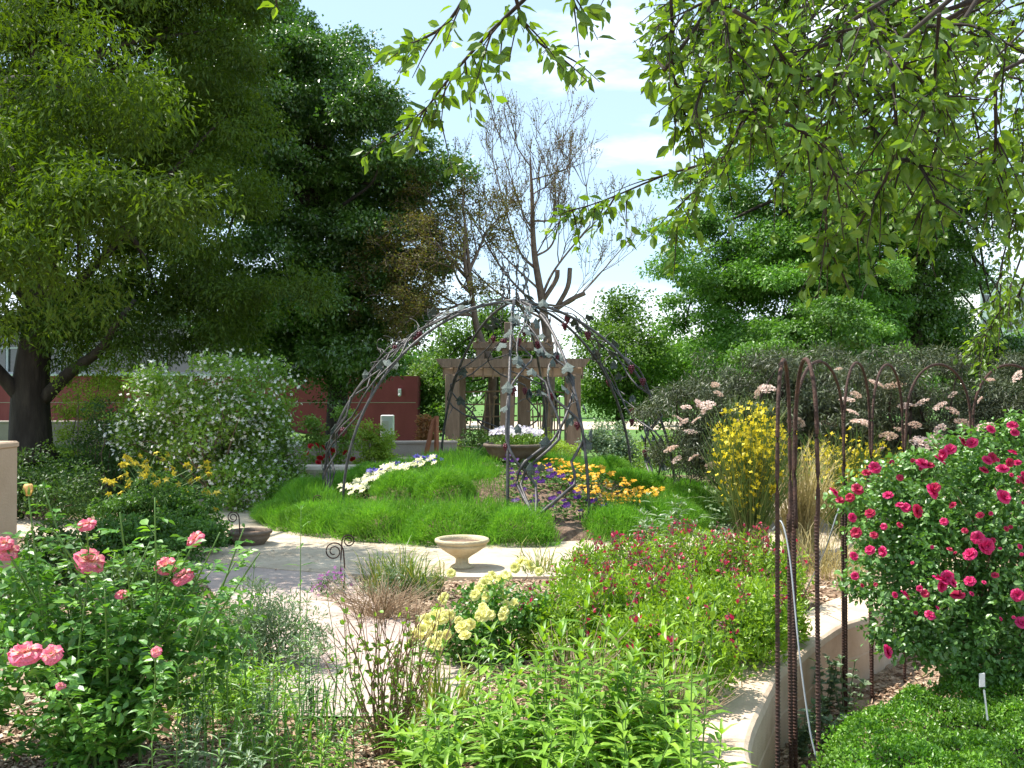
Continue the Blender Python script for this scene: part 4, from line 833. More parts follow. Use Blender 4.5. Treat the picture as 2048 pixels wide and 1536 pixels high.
# overhanging elm: trunk to the right of the frame, twigs hang into view
b = A([6.2, 4.2, LOW]); t = thing('overhanging_tree', 'leafy boughs of a near tree hanging into view across the upper right', 'tree', b)
gl, gt = G(), G(); hub = A([4.2, 4.6, 4.6])
tube(gt, spline([b, b + A([0, .1, 2]), b + A([-.6, .2, 3.8]), hub], 16), np.linspace(.24, .13, 17) if len(spline([b, b, b, hub], 16)) == 17 else .2, 10)
def twig(pts, nl, L=.066, r=.006, sp=.05):
    p = spline(pts, 14); tube(gt, p, np.linspace(r, r * .35, len(p)), 5)
    ln = np.linalg.norm(p[-1] - p[0]); k = rg.uniform(0, len(p) - 1.01, nl); i = k.astype(int); f = (k - i)[:, None]; P = p[i] * (1 - f) + p[i + 1] * f; Tn = nrm(p[i + 1] - p[i])
    sd = nrm(np.cross(Tn, rdir(nl))); off = rg.uniform(0, .6, nl)[:, None] * sp
    for a_, s_ in zip(P[::3], (P + sd * off)[::3]): tube(gt, [a_, s_], .0016, 3, cap=False)
    D = Tn * .6 + sd * .8 + rg.normal(size=(nl, 3)) * .25; D[:, 2] -= .15; Nn = rdir(nl) * .9; Nn[:, 2] += .7
    s = rg.uniform(.5, 1.3, nl); stamp(gl, T_LEAF, P + sd * off, D, Nn, L * s, L * .56 * s)
def spray(pts, side=9, nl=10, L=.068, sl=.26):
    p = spline(pts, 20); twig(pts, 18, L, .008)
    for s in range(side):
        i = int(rg.integers(2, len(p) - 1)); d = nrm(p[i] - p[i - 1]) * .7 + rdir(1)[0] * .7 + A([0, 0, -.25]); l = sl * rg.uniform(.5, 1.2); q = p[i]; m = q + nrm(d) * l * .5 + A([0, 0, -.02]); e = q + nrm(d) * l + A([0, 0, -.06]); twig([q, m, e], nl, L * .95, .004)
sc_list = [([(1090, -40), (985, 60), (930, 120), (880, 180), (835, 240), (785, 275)], 3.4, 13, 9), ([(960, -60), (900, 40), (840, 80), (800, 90)], 3.4, 6, 7), ([(1020, -60), (1045, 40), (1090, 95), (1130, 110)], 3.3, 5, 7), ([(1130, -60), (1150, 10), (1180, 50)], 3.5, 2, 5), ([(560, -60), (552, -5), (556, 22)], 3.4, 0, 0),
           ([(1340, -50), (1345, 80), (1350, 170), (1370, 250)], 3.8, 12, 10), ([(1620, 180), (1480, 300), (1330, 350), (1210, 400), (1130, 425)], 4.4, 16, 10), ([(1480, 250), (1420, 360), (1370, 400), (1345, 470)], 4.6, 9, 9), ([(1330, 140), (1310, 115)], 3.8, 1, 4),
           ([(1690, 50), (1650, 300), (1655, 480), (1660, 540)], 3.6, 14, 9), ([(1780, 100), (1790, 300), (1730, 430), (1700, 470)], 3.5, 14, 9), ([(1900, 80), (1880, 250), (1850, 400), (1830, 440)], 3.7, 14, 9), ([(1990, 150), (1990, 300), (1975, 400)], 3.6, 9, 9),
           ([(2070, 200), (2040, 380), (2010, 500), (1985, 620)], 5.5, 16, 12), ([(2090, 350), (2040, 520), (1990, 640), (1940, 700)], 6.0, 18, 12), ([(2080, 500), (2030, 600), (1980, 680)], 6.2, 14, 12), ([(1560, 120), (1500, 260), (1470, 300)], 4.0, 8, 9)]
for pts, d, s, nl in sc_list:
    pp = [P3(*q, d + .12 * i) for i, q in enumerate(pts)]
    if s == 0: twig(pp, 5, .07)
    else: spray(pp, s, nl + 3, .062 if d < 5 else .048, .19 if d < 4.2 else .25)
    limbs(gt, hub, [pp[0]], .022, 5, .12, .008)
for i in range(165):    # the mass of boughs
    px = rg.uniform(1360, 2140); ymax = np.interp(px, [1330, 1450, 1600, 1700, 1850, 2000, 2100], [120, 200, 290, 350, 340, 340, 440]); py = rg.uniform(-160, ymax); d = rg.uniform(3.2, 6.0) if px < 1880 else rg.uniform(5, 9)
    s0 = P3(px, py, d); dr = A([rg.normal() * .8 - .15, rg.normal() * .6, -.5]); l = rg.uniform(.22, .5) * (d / 4.5) ** .5; spray([s0, s0 + nrm(dr) * l * .5 + A([0, 0, .05]), s0 + nrm(dr) * l], 6, 11, .052, .22)
    if i % 4 == 0: limbs(gt, hub, [s0], .012, 5, .1, .004)
gl.build('crown', M['lf_over'], t); gt.build('trunk', M['bark'], t, True)

# ---------------------------------------------------------------- shrubs of the middle distance
b = GP(450, 1010); b[2] = 0
d0 = 14.2
t, cc = shrub('white_flowering_shrub', 'big rounded bright green shrub covered in small white flowers left of the mound', 'shrub', P3(440, 1000, d0) * A([1, 1, 0]),
      pb([(430, 790, 85), (350, 800, 70), (510, 790, 85), (450, 880, 120), (330, 880, 90), (530, 900, 75), (270, 850, 50), (540, 840, 55), (560, 960, 40), (500, 970, 70), (300, 760, 35)], d0, 1.0), M['lf_white'], 520, 75, .20, .060, .036, droop=.05, stems=30, sr=.02)
g = G(); n = 3400; c = P3(450, 870, d0); i = rg.integers(0, len(cc), n); P = cc[i] + rdir(n) * .20 + A([0, -.06, 0]); k = (P[:, 1] < d0 + .3); P = P[k]; n = len(P); Nn = rdir(n) * .6 + A([-.2, -.6, .6])
stamp(g, T_STAR4, P, rdir(n), Nn, .029, .029, None, 0, .01); g.build('blossoms', M['p_wht'], t)
for (px, py, d, blobs, m, lab, nm) in (
    (160, 990, 16.5, [(160, 760, 60), (190, 700, 45), (140, 830, 60), (210, 790, 50), (160, 870, 55), (230, 720, 35)], 'lf_yel', 'sunlit yellow green shrub just right of the thick trunk', 'yellow_green_shrub'),
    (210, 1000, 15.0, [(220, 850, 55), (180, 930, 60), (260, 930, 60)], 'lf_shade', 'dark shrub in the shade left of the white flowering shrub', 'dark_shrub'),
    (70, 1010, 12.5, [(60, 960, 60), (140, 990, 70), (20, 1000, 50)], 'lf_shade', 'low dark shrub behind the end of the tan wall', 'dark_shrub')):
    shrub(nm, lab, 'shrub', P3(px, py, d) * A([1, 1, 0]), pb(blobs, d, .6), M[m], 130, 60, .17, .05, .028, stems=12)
# yellow columbine
d0 = 10.6; base = P3(320, 1100, d0) * A([1, 1, 0])
t, cc = shrub('yellow_columbine', 'yellow columbine with long stemmed spurred flowers left of the path', 'flowering plant', base, pb([(320, 1010, 70), (250, 1030, 60), (390, 1030, 65), (330, 1070, 70), (270, 1090, 60), (420, 1080, 50), (230, 1080, 50)], d0, .6), M['lf_col'], 330, 60, .10, .038, .030, T=T_LEAF, stems=18, smat='greenstem')
gs = G(); heads = []
for i in range(60):
    px = rg.uniform(200, 445); py = 900 + 75 * ((px - 320) / 120) ** 2 * .45 + abs(rg.normal()) * 52; heads.append(P3(px, py, d0 + rg.uniform(-.5, .5)))
f = G(); stamp(f, T_STAR5, np.zeros((1, 3)), A([[1, 0, 0.]]), A([[0, 0, 1.]]), A([1.]), A([1.]), A([.3]), 0, A([.8]))
a = np.arange(5) * 2 * PI / 5; stamp(f, T_LANCE, np.c_[np.cos(a) * .1, np.sin(a) * .1, a * 0], np.c_[np.cos(a), np.sin(a), a * 0 + .05], np.tile(A([0, 0, 1.]), (5, 1)), 1.15, .34, a / 7)
for q in range(5): tube(f, [A([.15 * math.cos(a[q]), .15 * math.sin(a[q]), .0]), A([.35 * math.cos(a[q]), .35 * math.sin(a[q]), -.8])], [.07, .02], 4)
FL = proto(f, 'flower', M['p_col'], False)
for h in heads:
    place(FL, t, h, (rg.normal() * .5 + .7, rg.normal() * .5, rg.uniform(0, 6)), rg.uniform(.034, .048)); r0 = base + A([rg.normal() * .25, rg.normal() * .2, .2]); tube(gs, spline([r0, (r0 + h) / 2 + A([0, 0, .1]), h], 6), .003, 3)
gs.build('flower_stems', M['greenstem'], t)
# red rose by the bench, chartreuse shrub, grasses, bronze shrub
d0 = 16.4
t, cc = shrub('red_rose_bush', 'red rose bush behind the curved stone bench', 'rose bush', P3(650, 960, d0) * A([1, 1, 0]), pb([(625, 880, 32), (665, 900, 38), (700, 870, 30), (610, 910, 25), (690, 830, 20), (625, 850, 22)], d0, .3), M['lf_white'], 120, 40, .11, .05, .032, stems=14, smat='redstem')
g = petals('small'); RR = proto(g, 'bloom', M['p_red'], False)
for px, py in ((622, 892), (634, 890), (652, 912), (661, 911), (640, 916), (665, 900), (705, 918), (612, 906), (648, 895), (690, 905), (637, 925)): place(RR, t, P3(px, py, d0 - .35), (.9, 0, rg.uniform(0, 6)), .05)
shrub('chartreuse_shrub', 'upright chartreuse shrub right of the red roses', 'shrub', P3(748, 950, 16.0) * A([1, 1, 0]), pb([(735, 870, 22), (765, 880, 24), (745, 900, 34), (770, 910, 26), (730, 930, 26), (733, 850, 12), (762, 856, 12)], 16.0, .3), M['lf_yel'], 130, 45, .09, .045, .026, stems=12)
shrub('bronze_shrub', 'salmon bronze shrub at the right end of the red wall', 'shrub', P3(853, 900, 24) * A([1, 1, 0]), pb([(852, 850, 20), (845, 875, 16), (862, 865, 14)], 24, .3), M['lf_orange'], 60, 30, .12, .08, .05, stems=8)
shrub('round_green_shrub', 'rounded pale leaved shrub right of the pergola', 'shrub', P3(1225, 950, 17.5) * A([1, 1, 0]), pb([(1220, 880, 45), (1190, 890, 30), (1260, 900, 35), (1230, 920, 45)], 17.5, .3), M['lf_silver'], 130, 50, .13, .06, .035, stems=12)
shrub('loose_shrub', 'loose green shrub under the right ribs of the dome', 'shrub', P3(1310, 960, 17) * A([1, 1, 0]), pb([(1300, 900, 35), (1330, 920, 30), (1280, 940, 30), (1340, 880, 22)], 17, .3), M['lf_white'], 90, 45, .13, .055, .03, stems=12)
shrub('low_yellow_shrub', 'low yellow green shrub beside the right pergola post', 'shrub', P3(1090, 930, 18.2) * A([1, 1, 0]), pb([(1080, 880, 25), (1110, 895, 22), (1140, 905, 25), (900, 905, 22), (880, 915, 22)], 18.2, .3), M['lf_yel'], 70, 45, .12, .05, .025, stems=10)
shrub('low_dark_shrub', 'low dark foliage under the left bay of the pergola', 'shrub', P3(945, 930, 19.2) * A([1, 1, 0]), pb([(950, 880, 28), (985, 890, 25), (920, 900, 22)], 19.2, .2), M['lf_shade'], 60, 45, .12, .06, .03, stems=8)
def clump(name, label, base, n, L, w, mt, spread=.12, splay=.55, T=T_ARCH, cat='grass clump', group=None):
    t = thing(name, label, cat, base, group); g = G(); a = rg.uniform(0, 2 * PI, n); r = spread * np.sqrt(rg.random(n)); P = np.array(base) + np.c_[r * np.cos(a), r * np.sin(a), np.zeros(n)]
    a2 = a + rg.normal(size=n) * .9; s = abs(rg.normal(size=n)) * splay + .1; D = np.c_[np.cos(a2) * s, np.sin(a2) * s, np.ones(n)]; Nn = np.c_[-np.cos(a2) * 0 - .0, a2 * 0, np.ones(n)] + np.c_[-np.cos(a2), -np.sin(a2), a2 * 0] * .6 + rdir(n) * .5
    stamp(g, T, P, D, Nn, L * rg.uniform(.5, 1.15, n), w); g.build('blades', mt, t); return t
clump('blue_grass', 'blue green strappy clump behind the pale bowl and handrail', P3(815, 945, 18.5) * A([1, 1, 0]), 500, .62, .02, M['lf_blue'], .55, .3)
clump('blue_grass', 'blue green strappy clump left of the timber handrail post', P3(845, 945, 18.9) * A([1, 1, 0]), 400, .6, .02, M['lf_blue'], .35, .3)

# black lace elders with pink flower plates
def elder(label, d0, blobs, heads, base):
    t = thing('black_elder', label, 'shrub', base, 'dark elder shrubs on the right'); g = G()
    cs = pb(blobs, d0, 1.0); cc = crown(g, cs, 900, 80, .17, .085, .013, T_DIA, .28, .6, 3.2, zmin=.08, bough=.33, nb=110); g.build('foliage', M['lf_elder'], t)
    g = G(); [limbs(g, np.array(base), [c], .03, 5, .1, .008) for c in cc[rg.choice(len(cc), 30, replace=False)]]; g.build('stems', M['bark'], t, True)
    for px, py, rp in heads:
        f = place(EH, t, P3(px, py, d0 - rg.uniform(.6, .95)), (.55 + rg.normal() * .22, rg.normal() * .25, rg.uniform(0, 6)), rp * rg.uniform(.7, 1.1) / FPX * d0)
    return t
g = G(); n = 150; a = rg.uniform(0, 6.28, n); r = np.sqrt(rg.random(n)); P = np.c_[r * np.cos(a), r * np.sin(a) * .8, .22 * (1 - r ** 2) + rg.normal(size=n) * .04]; Nn = rdir(n) * .4; Nn[:, 2] += 1
stamp(g, T_STAR5, P, rdir(n), Nn, .12, .12, None, 0, .05)
EH = proto(g, 'flower_head', M['p_eld'], False)
h1 = [(rg.uniform(1340, 1425), rg.uniform(795, 935), rg.uniform(12, 19)) for _ in range(13)] + [(1437, 788, 15), (1520, 783, 22), (1535, 778, 15), (1372, 815, 13), (1590, 850, 26), (1600, 845, 18), (1560, 830, 12), (1655, 850, 18), (1430, 770, 12), (1480, 845, 12)]
elder('dark feathery elder left of the rebar arches, behind the yellow broom', 12.4, [(1440, 790, 80), (1390, 850, 60), (1520, 780, 75), (1600, 790, 80), (1560, 860, 90), (1450, 870, 90), (1380, 920, 50), (1660, 830, 80), (1500, 920, 80)], h1, P3(1500, 1000, 12.4) * A([1, 1, 0]))
h2 = [(1678, 738, 10), (1695, 800, 15), (1712, 790, 14), (1705, 825, 20), (1720, 845, 22), (1752, 768, 18), (1790, 772, 22), (1725, 848, 18), (1777, 873, 20), (1810, 812, 20), (1843, 806, 22), (1880, 812, 17), (1905, 822, 15), (1880, 858, 18), (1928, 850, 22), (1848, 890, 28), (1870, 880, 22), (1885, 900, 25), (1970, 855, 22), (1925, 880, 22), (1980, 760, 12), (2035, 753, 14), (1800, 860, 12), (1760, 900, 14), (1830, 850, 12), (1990, 880, 14), (1905, 790, 10), (1960, 800, 12)]
elder('dark feathery elder with many pink flower plates above the red rose bush', 11.6, [(1740, 800, 80), (1830, 800, 80), (1920, 820, 80), (2010, 800, 80), (1780, 880, 90), (1900, 900, 90), (2020, 900, 90), (1700, 870, 70), (2100, 820, 90)], h2, P3(1850, 1020, 11.6) * A([1, 1, 0]))

# yellow broom
def broom(label, base, R, H, n, nf, top0):
    t = thing('yellow_broom', label, 'shrub', base, 'yellow brooms before the dark elders'); g = G(); f = G(); b = np.array(base)
    a = rg.uniform(0, 6.28, n); r = R * np.sqrt(rg.random(n)); h = H * (1 - .22 * (r / R) ** 2) * rg.uniform(.55, 1.06, n); tips = b + np.c_[r * np.cos(a), r * np.sin(a), h]
    for i in range(n):
        m = b * .5 + tips[i] * .5 + A([0, 0, h[i] * .05]) + rg.normal(size=3) * .03; p = spline([b + rg.normal(size=3) * A([.05, .05, 0]), m, tips[i]], 6); tube(g, p, np.linspace(.006, .0028, len(p)), 3, r=rg.random(), cap=False)
        for q in range(8): i0 = int(rg.integers(2, len(p))); e = p[i0] + (nrm(tips[i] - b) * .8 + rdir(1)[0] * .4) * rg.uniform(.08, .25); tube(g, [p[i0], e], [.0026, .0015], 3, r=rg.random(), cap=False)
    hot = np.argsort(-h * rg.uniform(.7, 1.2, n))[:int(n * .38)]; k = hot[rg.integers(0, len(hot), nf)]; u = 1.02 - (rg.random(nf) ** 1.3) * top0; P = b + (tips[k] - b) * u[:, None] + rg.normal(size=(nf, 3)) * .035
    stamp(f, T_STAR4, P, rdir(nf), rdir(nf) + A([0, -.5, .5]), .026, .026, None, 0, .016)
    g.build('stems', M['lf_broom'], t); f.build('blossoms', M['p_yel'], t)
broom('upright yellow broom in full flower left of the rebar arches', GP(1500, 1120), .43, 1.50, 330, 1700, .55)
broom('sparser yellow broom seen between the narrow rebar legs', GP(1700, 1085), .75, 1.15, 300, 800, .45)
clump('tan_grass', 'tan fine grass tussock between the two yellow brooms', GP(1600, 1110), 600, 1.15, .006, M['lf_tan'], .15, .42)
clump('tan_grass', 'flattened dry straw coloured grass at the foot of the brooms', GP(1640, 1150), 260, .55, .006, M['lf_tan'], .35, 1.3)

# ---------------------------------------------------------------- right bed: rose, hedge, small herbs
d0 = 6.0; base = P3(1985, 1300, 6.1); base[2] = LOW
t, cc = shrub('rose_bush', 'large rose bush full of magenta red blooms at the right', 'rose bush', base,
      [(P3(px, py, d), A([r / FPX * d, r / FPX * d * 1.1, r / FPX * d])) for px, py, r, d in ((1850, 1030, 115, 5.9), (1950, 960, 85, 6.1), (2050, 950, 90, 6.2), (1960, 1100, 130, 5.9), (1810, 1130, 95, 5.8), (2060, 1100, 120, 6.0), (1860, 1220, 100, 5.6), (1990, 1230, 110, 5.7), (1800, 1240, 55, 5.5), (1760, 1050, 45, 5.8), (2130, 1150, 130, 6.1), (1850, 1290, 60, 5.5), (1950, 1310, 80, 5.7), (2070, 1280, 100, 5.9), (1740, 1180, 45, 5.7), (1790, 990, 50, 5.9), (1705, 1000, 28, 5.7), (1715, 1090, 30, 5.6), (1735, 955, 26, 5.8), (1890, 900, 34, 6.0), (2010, 862, 34, 6.1), (1945, 885, 30, 6.0), (1830, 945, 32, 5.9), (1775, 1290, 30, 5.4))],
      M['lf_rose2'], 1150, 36, .10, .036, .025, T=T_LEAF, stems=44, sr=.010, smat='redstem', zmin=LOW + .12, bias=2.6)
R2P = proto(petals('small'), 'bloom', M['p_mag'], False); R3P = proto(petals('small'), 'bloom', M['p_crim'], False)
bl = [(2025, 850, 16), (2030, 865, 15), (1982, 858, 12), (1944, 885, 18), (1925, 883, 14), (1900, 898, 20), (1886, 908, 18), (1880, 920, 17), (1845, 927, 20), (1860, 930, 15), (1750, 935, 18), (1733, 945, 14), (1800, 955, 12), (2025, 905, 15), (1985, 915, 18), (1975, 920, 15), (2035, 925, 14), (2005, 937, 17), (1968, 940, 16), (2020, 925, 12), (1668, 985, 17), (1680, 1000, 14), (1700, 995, 15), (1715, 978, 16), (1776, 990, 14), (1865, 983, 20), (1870, 975, 14), (2008, 993, 18), (1740, 1026, 15), (1800, 1010, 14), (1812, 1015, 15), (1835, 1022, 17), (1712, 1065, 14), (1705, 1035, 14), (1748, 1070, 14), (1800, 1050, 9), (1888, 1043, 12), (1740, 1100, 13), (1765, 1103, 15), (1708, 1112, 12), (1710, 1152, 12), (1955, 1075, 20), (1940, 1108, 22), (1975, 1092, 20), (1965, 1095, 16), (1940, 1162, 16), (1880, 1160, 22), (1895, 1155, 20), (1885, 1172, 18), (1905, 1165, 18), (1915, 1190, 20), (1810, 1190, 17), (1850, 1187, 12), (1860, 1230, 16), (2035, 1190, 18), (2045, 1245, 22), (1775, 1303, 18), (1790, 1190, 9), (1960, 1030, 12), (1990, 1150, 10), (1905, 1010, 10), (2048, 960, 14)]
bl += [(rg.uniform(1700, 2048), rg.uniform(900, 1240), rg.uniform(5, 9)) for _ in range(34)]
for px, py, r in bl:
    place(R3P if rg.random() < .35 else R2P, t, P3(px, py, 5.05 + (abs(px - 1880) / 260) ** 2 * .55 + (.35 if py < 960 else 0)), (1.0 + rg.normal() * .3, rg.normal() * .4, rg.normal() * .6), r * rg.uniform(.55, .78) / FPX * 5.3)
def hedge(name, label, line, hw, z1, n, L=.019):
    c = spline([(x, y, 0) for x, y in line], 40)[:, :2]; seg = np.r_[0, np.cumsum(np.linalg.norm(np.diff(c, axis=0), axis=1))]; Tn = nrm(np.gradient(np.c_[c, c[:, 0] * 0], axis=0))[:, :2]; Nn2 = np.c_[-Tn[:, 1], Tn[:, 0]]
    t = thing(name, label, 'hedge', (c[20, 0], c[20, 1], LOW)); g = G()
    def pos(u, v):
        q = u * seg[-1]; px_ = np.interp(q, seg, c[:, 0]); py_ = np.interp(q, seg, c[:, 1]); nx_ = np.interp(q, seg, Nn2[:, 0]); ny_ = np.interp(q, seg, Nn2[:, 1]); w = hw * (1 + .08 * np.sin(q * 5))
        return px_ + nx_ * v * w, py_ + ny_ * v * w
    m = n; u, v = rg.random(m), rg.uniform(-1, 1, m); x, y = pos(u, v); ro = np.clip((1 - abs(v)) * hw / .16, 0, 1); z = z1 + .035 * np.sin(x * 7) * np.cos(y * 6) + .02 * np.sin(x * 17 + y * 9) - .14 * (1 - ro) ** 2 - abs(rg.normal(size=m)) * .035
    s_ = int(m * .5); x2, y2 = pos(rg.random(s_), np.where(rg.random(s_) < .75, -1, 1) * (1 + rg.normal(size=s_) * .06)); z2 = LOW + (z1 - LOW - .06) * rg.random(s_) ** .7
    P = np.vstack([np.c_[x, y, z], np.c_[x2, y2, z2]]); nn = len(P); D = rdir(nn) * .7; D[:, 2] += .55; Nn = rdir(nn) * .8; Nn[:, 2] += .6
    P[:, 2] += .03 * np.sin(P[:, 0] * 23 + P[:, 1] * 11) * np.sin(P[:, 1] * 19)
    sz = rg.uniform(.7, 1.3, nn); stamp(g, T_LEAF, P, D, Nn, L * sz, L * .58 * sz, np.clip(rg.normal(.45, .25, nn), 0, 1)); g.build('foliage', M['lf_box'], t)
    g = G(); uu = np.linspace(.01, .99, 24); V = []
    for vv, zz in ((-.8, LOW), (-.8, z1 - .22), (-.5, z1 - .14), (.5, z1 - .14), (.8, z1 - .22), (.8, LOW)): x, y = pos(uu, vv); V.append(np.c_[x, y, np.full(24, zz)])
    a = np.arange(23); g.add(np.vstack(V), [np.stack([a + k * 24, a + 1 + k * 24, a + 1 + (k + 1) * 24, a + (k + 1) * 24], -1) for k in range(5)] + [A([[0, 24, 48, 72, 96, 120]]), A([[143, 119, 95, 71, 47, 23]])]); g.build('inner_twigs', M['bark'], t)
hedge('box_hedge', 'clipped box hedge curving through the lower right corner', [(1.42, 3.3), (1.72, 4.3), (2.30, 5.05), (3.05, 5.55), (4.6, 5.8)], .42, .02, 68000)
for px, py, h, lab in ((1650, 1420, .38, 'small upright lobed herb growing against the foot of the wall'), (1690, 1430, .40, 'second small lobed herb right of the first at the wall foot'), (1600, 1500, .26, 'low broad leaved weed at the wall foot between rebar legs'), (1640, 1480, .3, 'short lobed herb in the gap before the hedge')):
    c = GP(px, py + 20, LOW); t = thing('herb', lab, 'plant', c, 'herbs at the wall foot'); g = G()
    for k in range(5):
        e = c + A([rg.normal() * .07, rg.normal() * .07, h * rg.uniform(.6, 1.1)]); p = spline([c, (c + e) / 2, e], 8); tube(g, p, .0035, 4); n = 34; i = rg.integers(1, len(p), n); D = rdir(n); D[:, 2] = abs(D[:, 2]) * .5; Nn = rdir(n) * .5; Nn[:, 2] += 1; stamp(g, T_LEAF, p[i], D, Nn, .045, .03)
    g.build('stems_and_leaves', M['lf_silver'], t)

# ---------------------------------------------------------------- salvia drift
def salvia(label, base, R, H, nl=9000, nf=26):
    t = thing('red_salvia', label, 'salvia', base, 'red salvias beside the broad wall'); b = np.array(base); g = G()
    crown(g, [(b + A([0, 0, H * .42]), A([R, R, H * .5])), (b + A([R * .4, -R * .2, H * .3]), A([R * .6, R * .6, H * .35])), (b + A([-R * .4, R * .1, H * .35]), A([R * .6, R * .6, H * .4]))], int(nl / 22), 24, .075, .040, .017, T_LEAF, -.35, 1.0, 3, zmin=.05)
    g.build('leaves', M['lf_salvia'], t)
    for i in range(nf * 2):
        a = rg.uniform(0, 6.28); r = R * math.sqrt(rg.random()); e = b + A([r * math.cos(a) * 1.1, r * math.sin(a) * 1.1, H * (1.02 - .35 * (r / R) ** 2) + rg.uniform(-.03, .08)])
        place(SPK[i % 5], t, e, (rg.normal() * .22 - .2 * math.sin(a), rg.normal() * .22 + .2 * math.cos(a), rg.uniform(0, 6)), rg.uniform(.8, 1.2))
SPK = []
for v in range(5):
    g = G(); tube(g, [A([0, 0, -.26]), A([.01, 0, -.12]), A([0, 0, .0])], [.0028, .0022, .0012], 4, mi=0)
    n = 16; P = np.c_[rg.normal(size=(n, 2)) * .007, -rg.uniform(0, .13, n)]; D = rdir(n); D[:, 2] -= .2; stamp(g, T_DIA, P, D, rdir(n), .017, .010, None, 1)
    n = (1, 2, 4, 6, 3)[v]; P = np.c_[rg.normal(size=(n, 2)) * .012, -rg.uniform(0, .12, n)]; D = rdir(n); D[:, 2] -= .5; stamp(g, T_LEAF, P, D, rdir(n), .030, .020, None, 2)
    SPK.append(proto(g, 'flower_spike', [M['greenstem'], M['p_calyx'], M['p_sal']], False))
sal = [(1240, 1235, .46, .52, 'red salvia at the back left of the drift, behind the yellow roses'), (1370, 1215, .48, .56, 'red salvia at the back middle of the drift under the leafy milkweed'), (1500, 1215, .44, .52, 'red salvia at the back right of the drift beside the rebar'), (1180, 1330, .40, .50, 'red salvia at the left of the drift next to the yellow roses'), (1310, 1320, .46, .58, 'red salvia in the centre of the drift'), (1440, 1330, .42, .55, 'red salvia at the right of the drift spilling over the broad wall'), (1340, 1400, .34, .46, 'red salvia at the front of the drift above the dry stems'), (1520, 1290, .26, .38, 'low red salvia hanging onto the wall cap by the rebar legs')]
for px, py, R, H, lab in sal: salvia(lab, GP(px, py), R, H * 1.1, nf=34 if py < 1260 else 11)
# pale leafy plants before the mound's right side
def leafy(name, label, base, H, n, L, Wd, mt, pairs=9, spread=.25, curl=T_LANCE, cat='plant', group=None, r=.004, stem='greenstem', droop=.15):
    t = thing(name, label, cat, base, group); gs, gl_ = G(), G(); b = np.array(base)
    for i in range(n):
        a = rg.uniform(0, 6.28); s = spread * rg.random() if n > 1 else spread * .2; e = b + A([s * math.cos(a), s * math.sin(a), H * (rg.uniform(.72, 1.05) if i else 1)]); p = spline([b + A([s * .25 * math.cos(a), s * .25 * math.sin(a), 0]), (b + e) / 2 + rg.normal(size=3) * .02, e], 14); tube(gs, p, np.linspace(r, r * .4, len(p)), 5)
        for k in range(pairs):
            u = .12 + .86 * (k / (pairs - 1)); f = u * (len(p) - 1); j = min(int(f), len(p) - 2); c = p[j] + (p[j + 1] - p[j]) * (f - j); ph = k * 1.57 + rg.normal() * .3; sc = math.sin(min(1, (1.12 - u) * 1.9 + .12) * PI / 2) * rg.uniform(.8, 1.1); m = 2 if k < pairs - 1 else 4
            for q in range(m):
                an = ph + q * 2 * PI / m; up = .35 + .9 * (u > .9); D = A([[math.cos(an), math.sin(an), up]]); stamp(gl_, curl, c[None], D, A([[-math.cos(an) * .3, -math.sin(an) * .3, 1.]]) + rg.normal(size=(1, 3)) * .15, A([L * sc]), A([Wd * sc]), None, 0, A([L * sc * (.8 + droop)]))
    gs.build('stem', M[stem], t, True); gl_.build('leaves', mt, t); return t
for i, (px, py, h, lab) in enumerate(((1345, 1110, .62, 'silvery milkweed between the orange pansies and the salvia'), (1430, 1120, .66, 'tall silvery milkweed left of the yellow broom'), (1390, 1150, .45, 'short silvery milkweed just behind the salvia'), (1290, 1125, .48, 'short green milkweed in front of the orange pansies'))):
    leafy('milkweed', lab, GP(px, py), h, 7, .13, .032, M['lf_silver'], 8, .28, group='milkweeds behind the salvia')

# ---------------------------------------------------------------- foreground plants
fg = [((1130, 1190), 3.9, 'tallest willow leaved stem in the middle of the foreground'), ((1010, 1400), 4.0, 'willow leaved stem left of the tallest one'), ((950, 1490), 3.7, 'short willow leaved stem at the bottom edge, left of centre'), ((1165, 1395), 3.7, 'willow leaved stem standing before the tallest one'), ((1250, 1440), 3.6, 'willow leaved stem low right of the tallest one'),
      ((1345, 1260), 3.9, 'tall willow leaved stem before the red salvia'), ((1385, 1190), 3.5, 'thin tall stem with few leaves at the edge of the broad wall'), ((1290, 1330), 4.2, 'willow leaved stem among the dry stems'), ((1060, 1300), 4.4, 'willow leaved stem behind and left of the tallest one'), ((835, 1455), 4.1, 'bushy low willow leaved stem on the mulch, far left of the clump'), ((1110, 1490), 3.5, 'lowest willow leaved stem at the bottom edge'), ((1400, 1470), 3.7, 'short willow leaved stem on the wall cap side'), ((945, 1280), 4.6, 'willow leaved stem under the yellow roses'), ((1200, 1300), 4.3, 'willow leaved stem between the salvia and the tallest one'), ((900, 1380), 4.4, 'slim willow leaved stem beside the twiggy shrub'), ((1090, 1260), 4.2, 'willow leaved stem just left of the tallest one, nearly as tall'), ((1210, 1250), 4.1, 'willow leaved stem just right of the tallest one'), ((1000, 1330), 4.3, 'willow leaved stem in front of the yellow rose bush'), ((870, 1430), 3.8, 'willow leaved stem near the bottom edge beside the twiggy shrub')]
for (p, d, lab) in fg:
    q = P3(*p, d); leafy('willow_leaved_plant', lab, (q[0], d, 0.0), q[2], 4 if p[0] not in (1130, 1345, 1385) else 2, .145 if p[0] != 1385 else .11, .030, M['lf_pen'], 13 if q[2] > .5 else 9, .22, group='willow leaved stems in the foreground', r=.0045)
for i in range(12):
    px = rg.uniform(860, 1400); q = GP(px, rg.uniform(1500, 1620)); leafy('willow_leaved_plant', ['low basal shoots among the willow leaved stems'][0], (q[0], q[1], 0), rg.uniform(.25, .45), 6, .12, .027, M['lf_pen'], 8, .2, group='low basal shoots along the bottom edge')

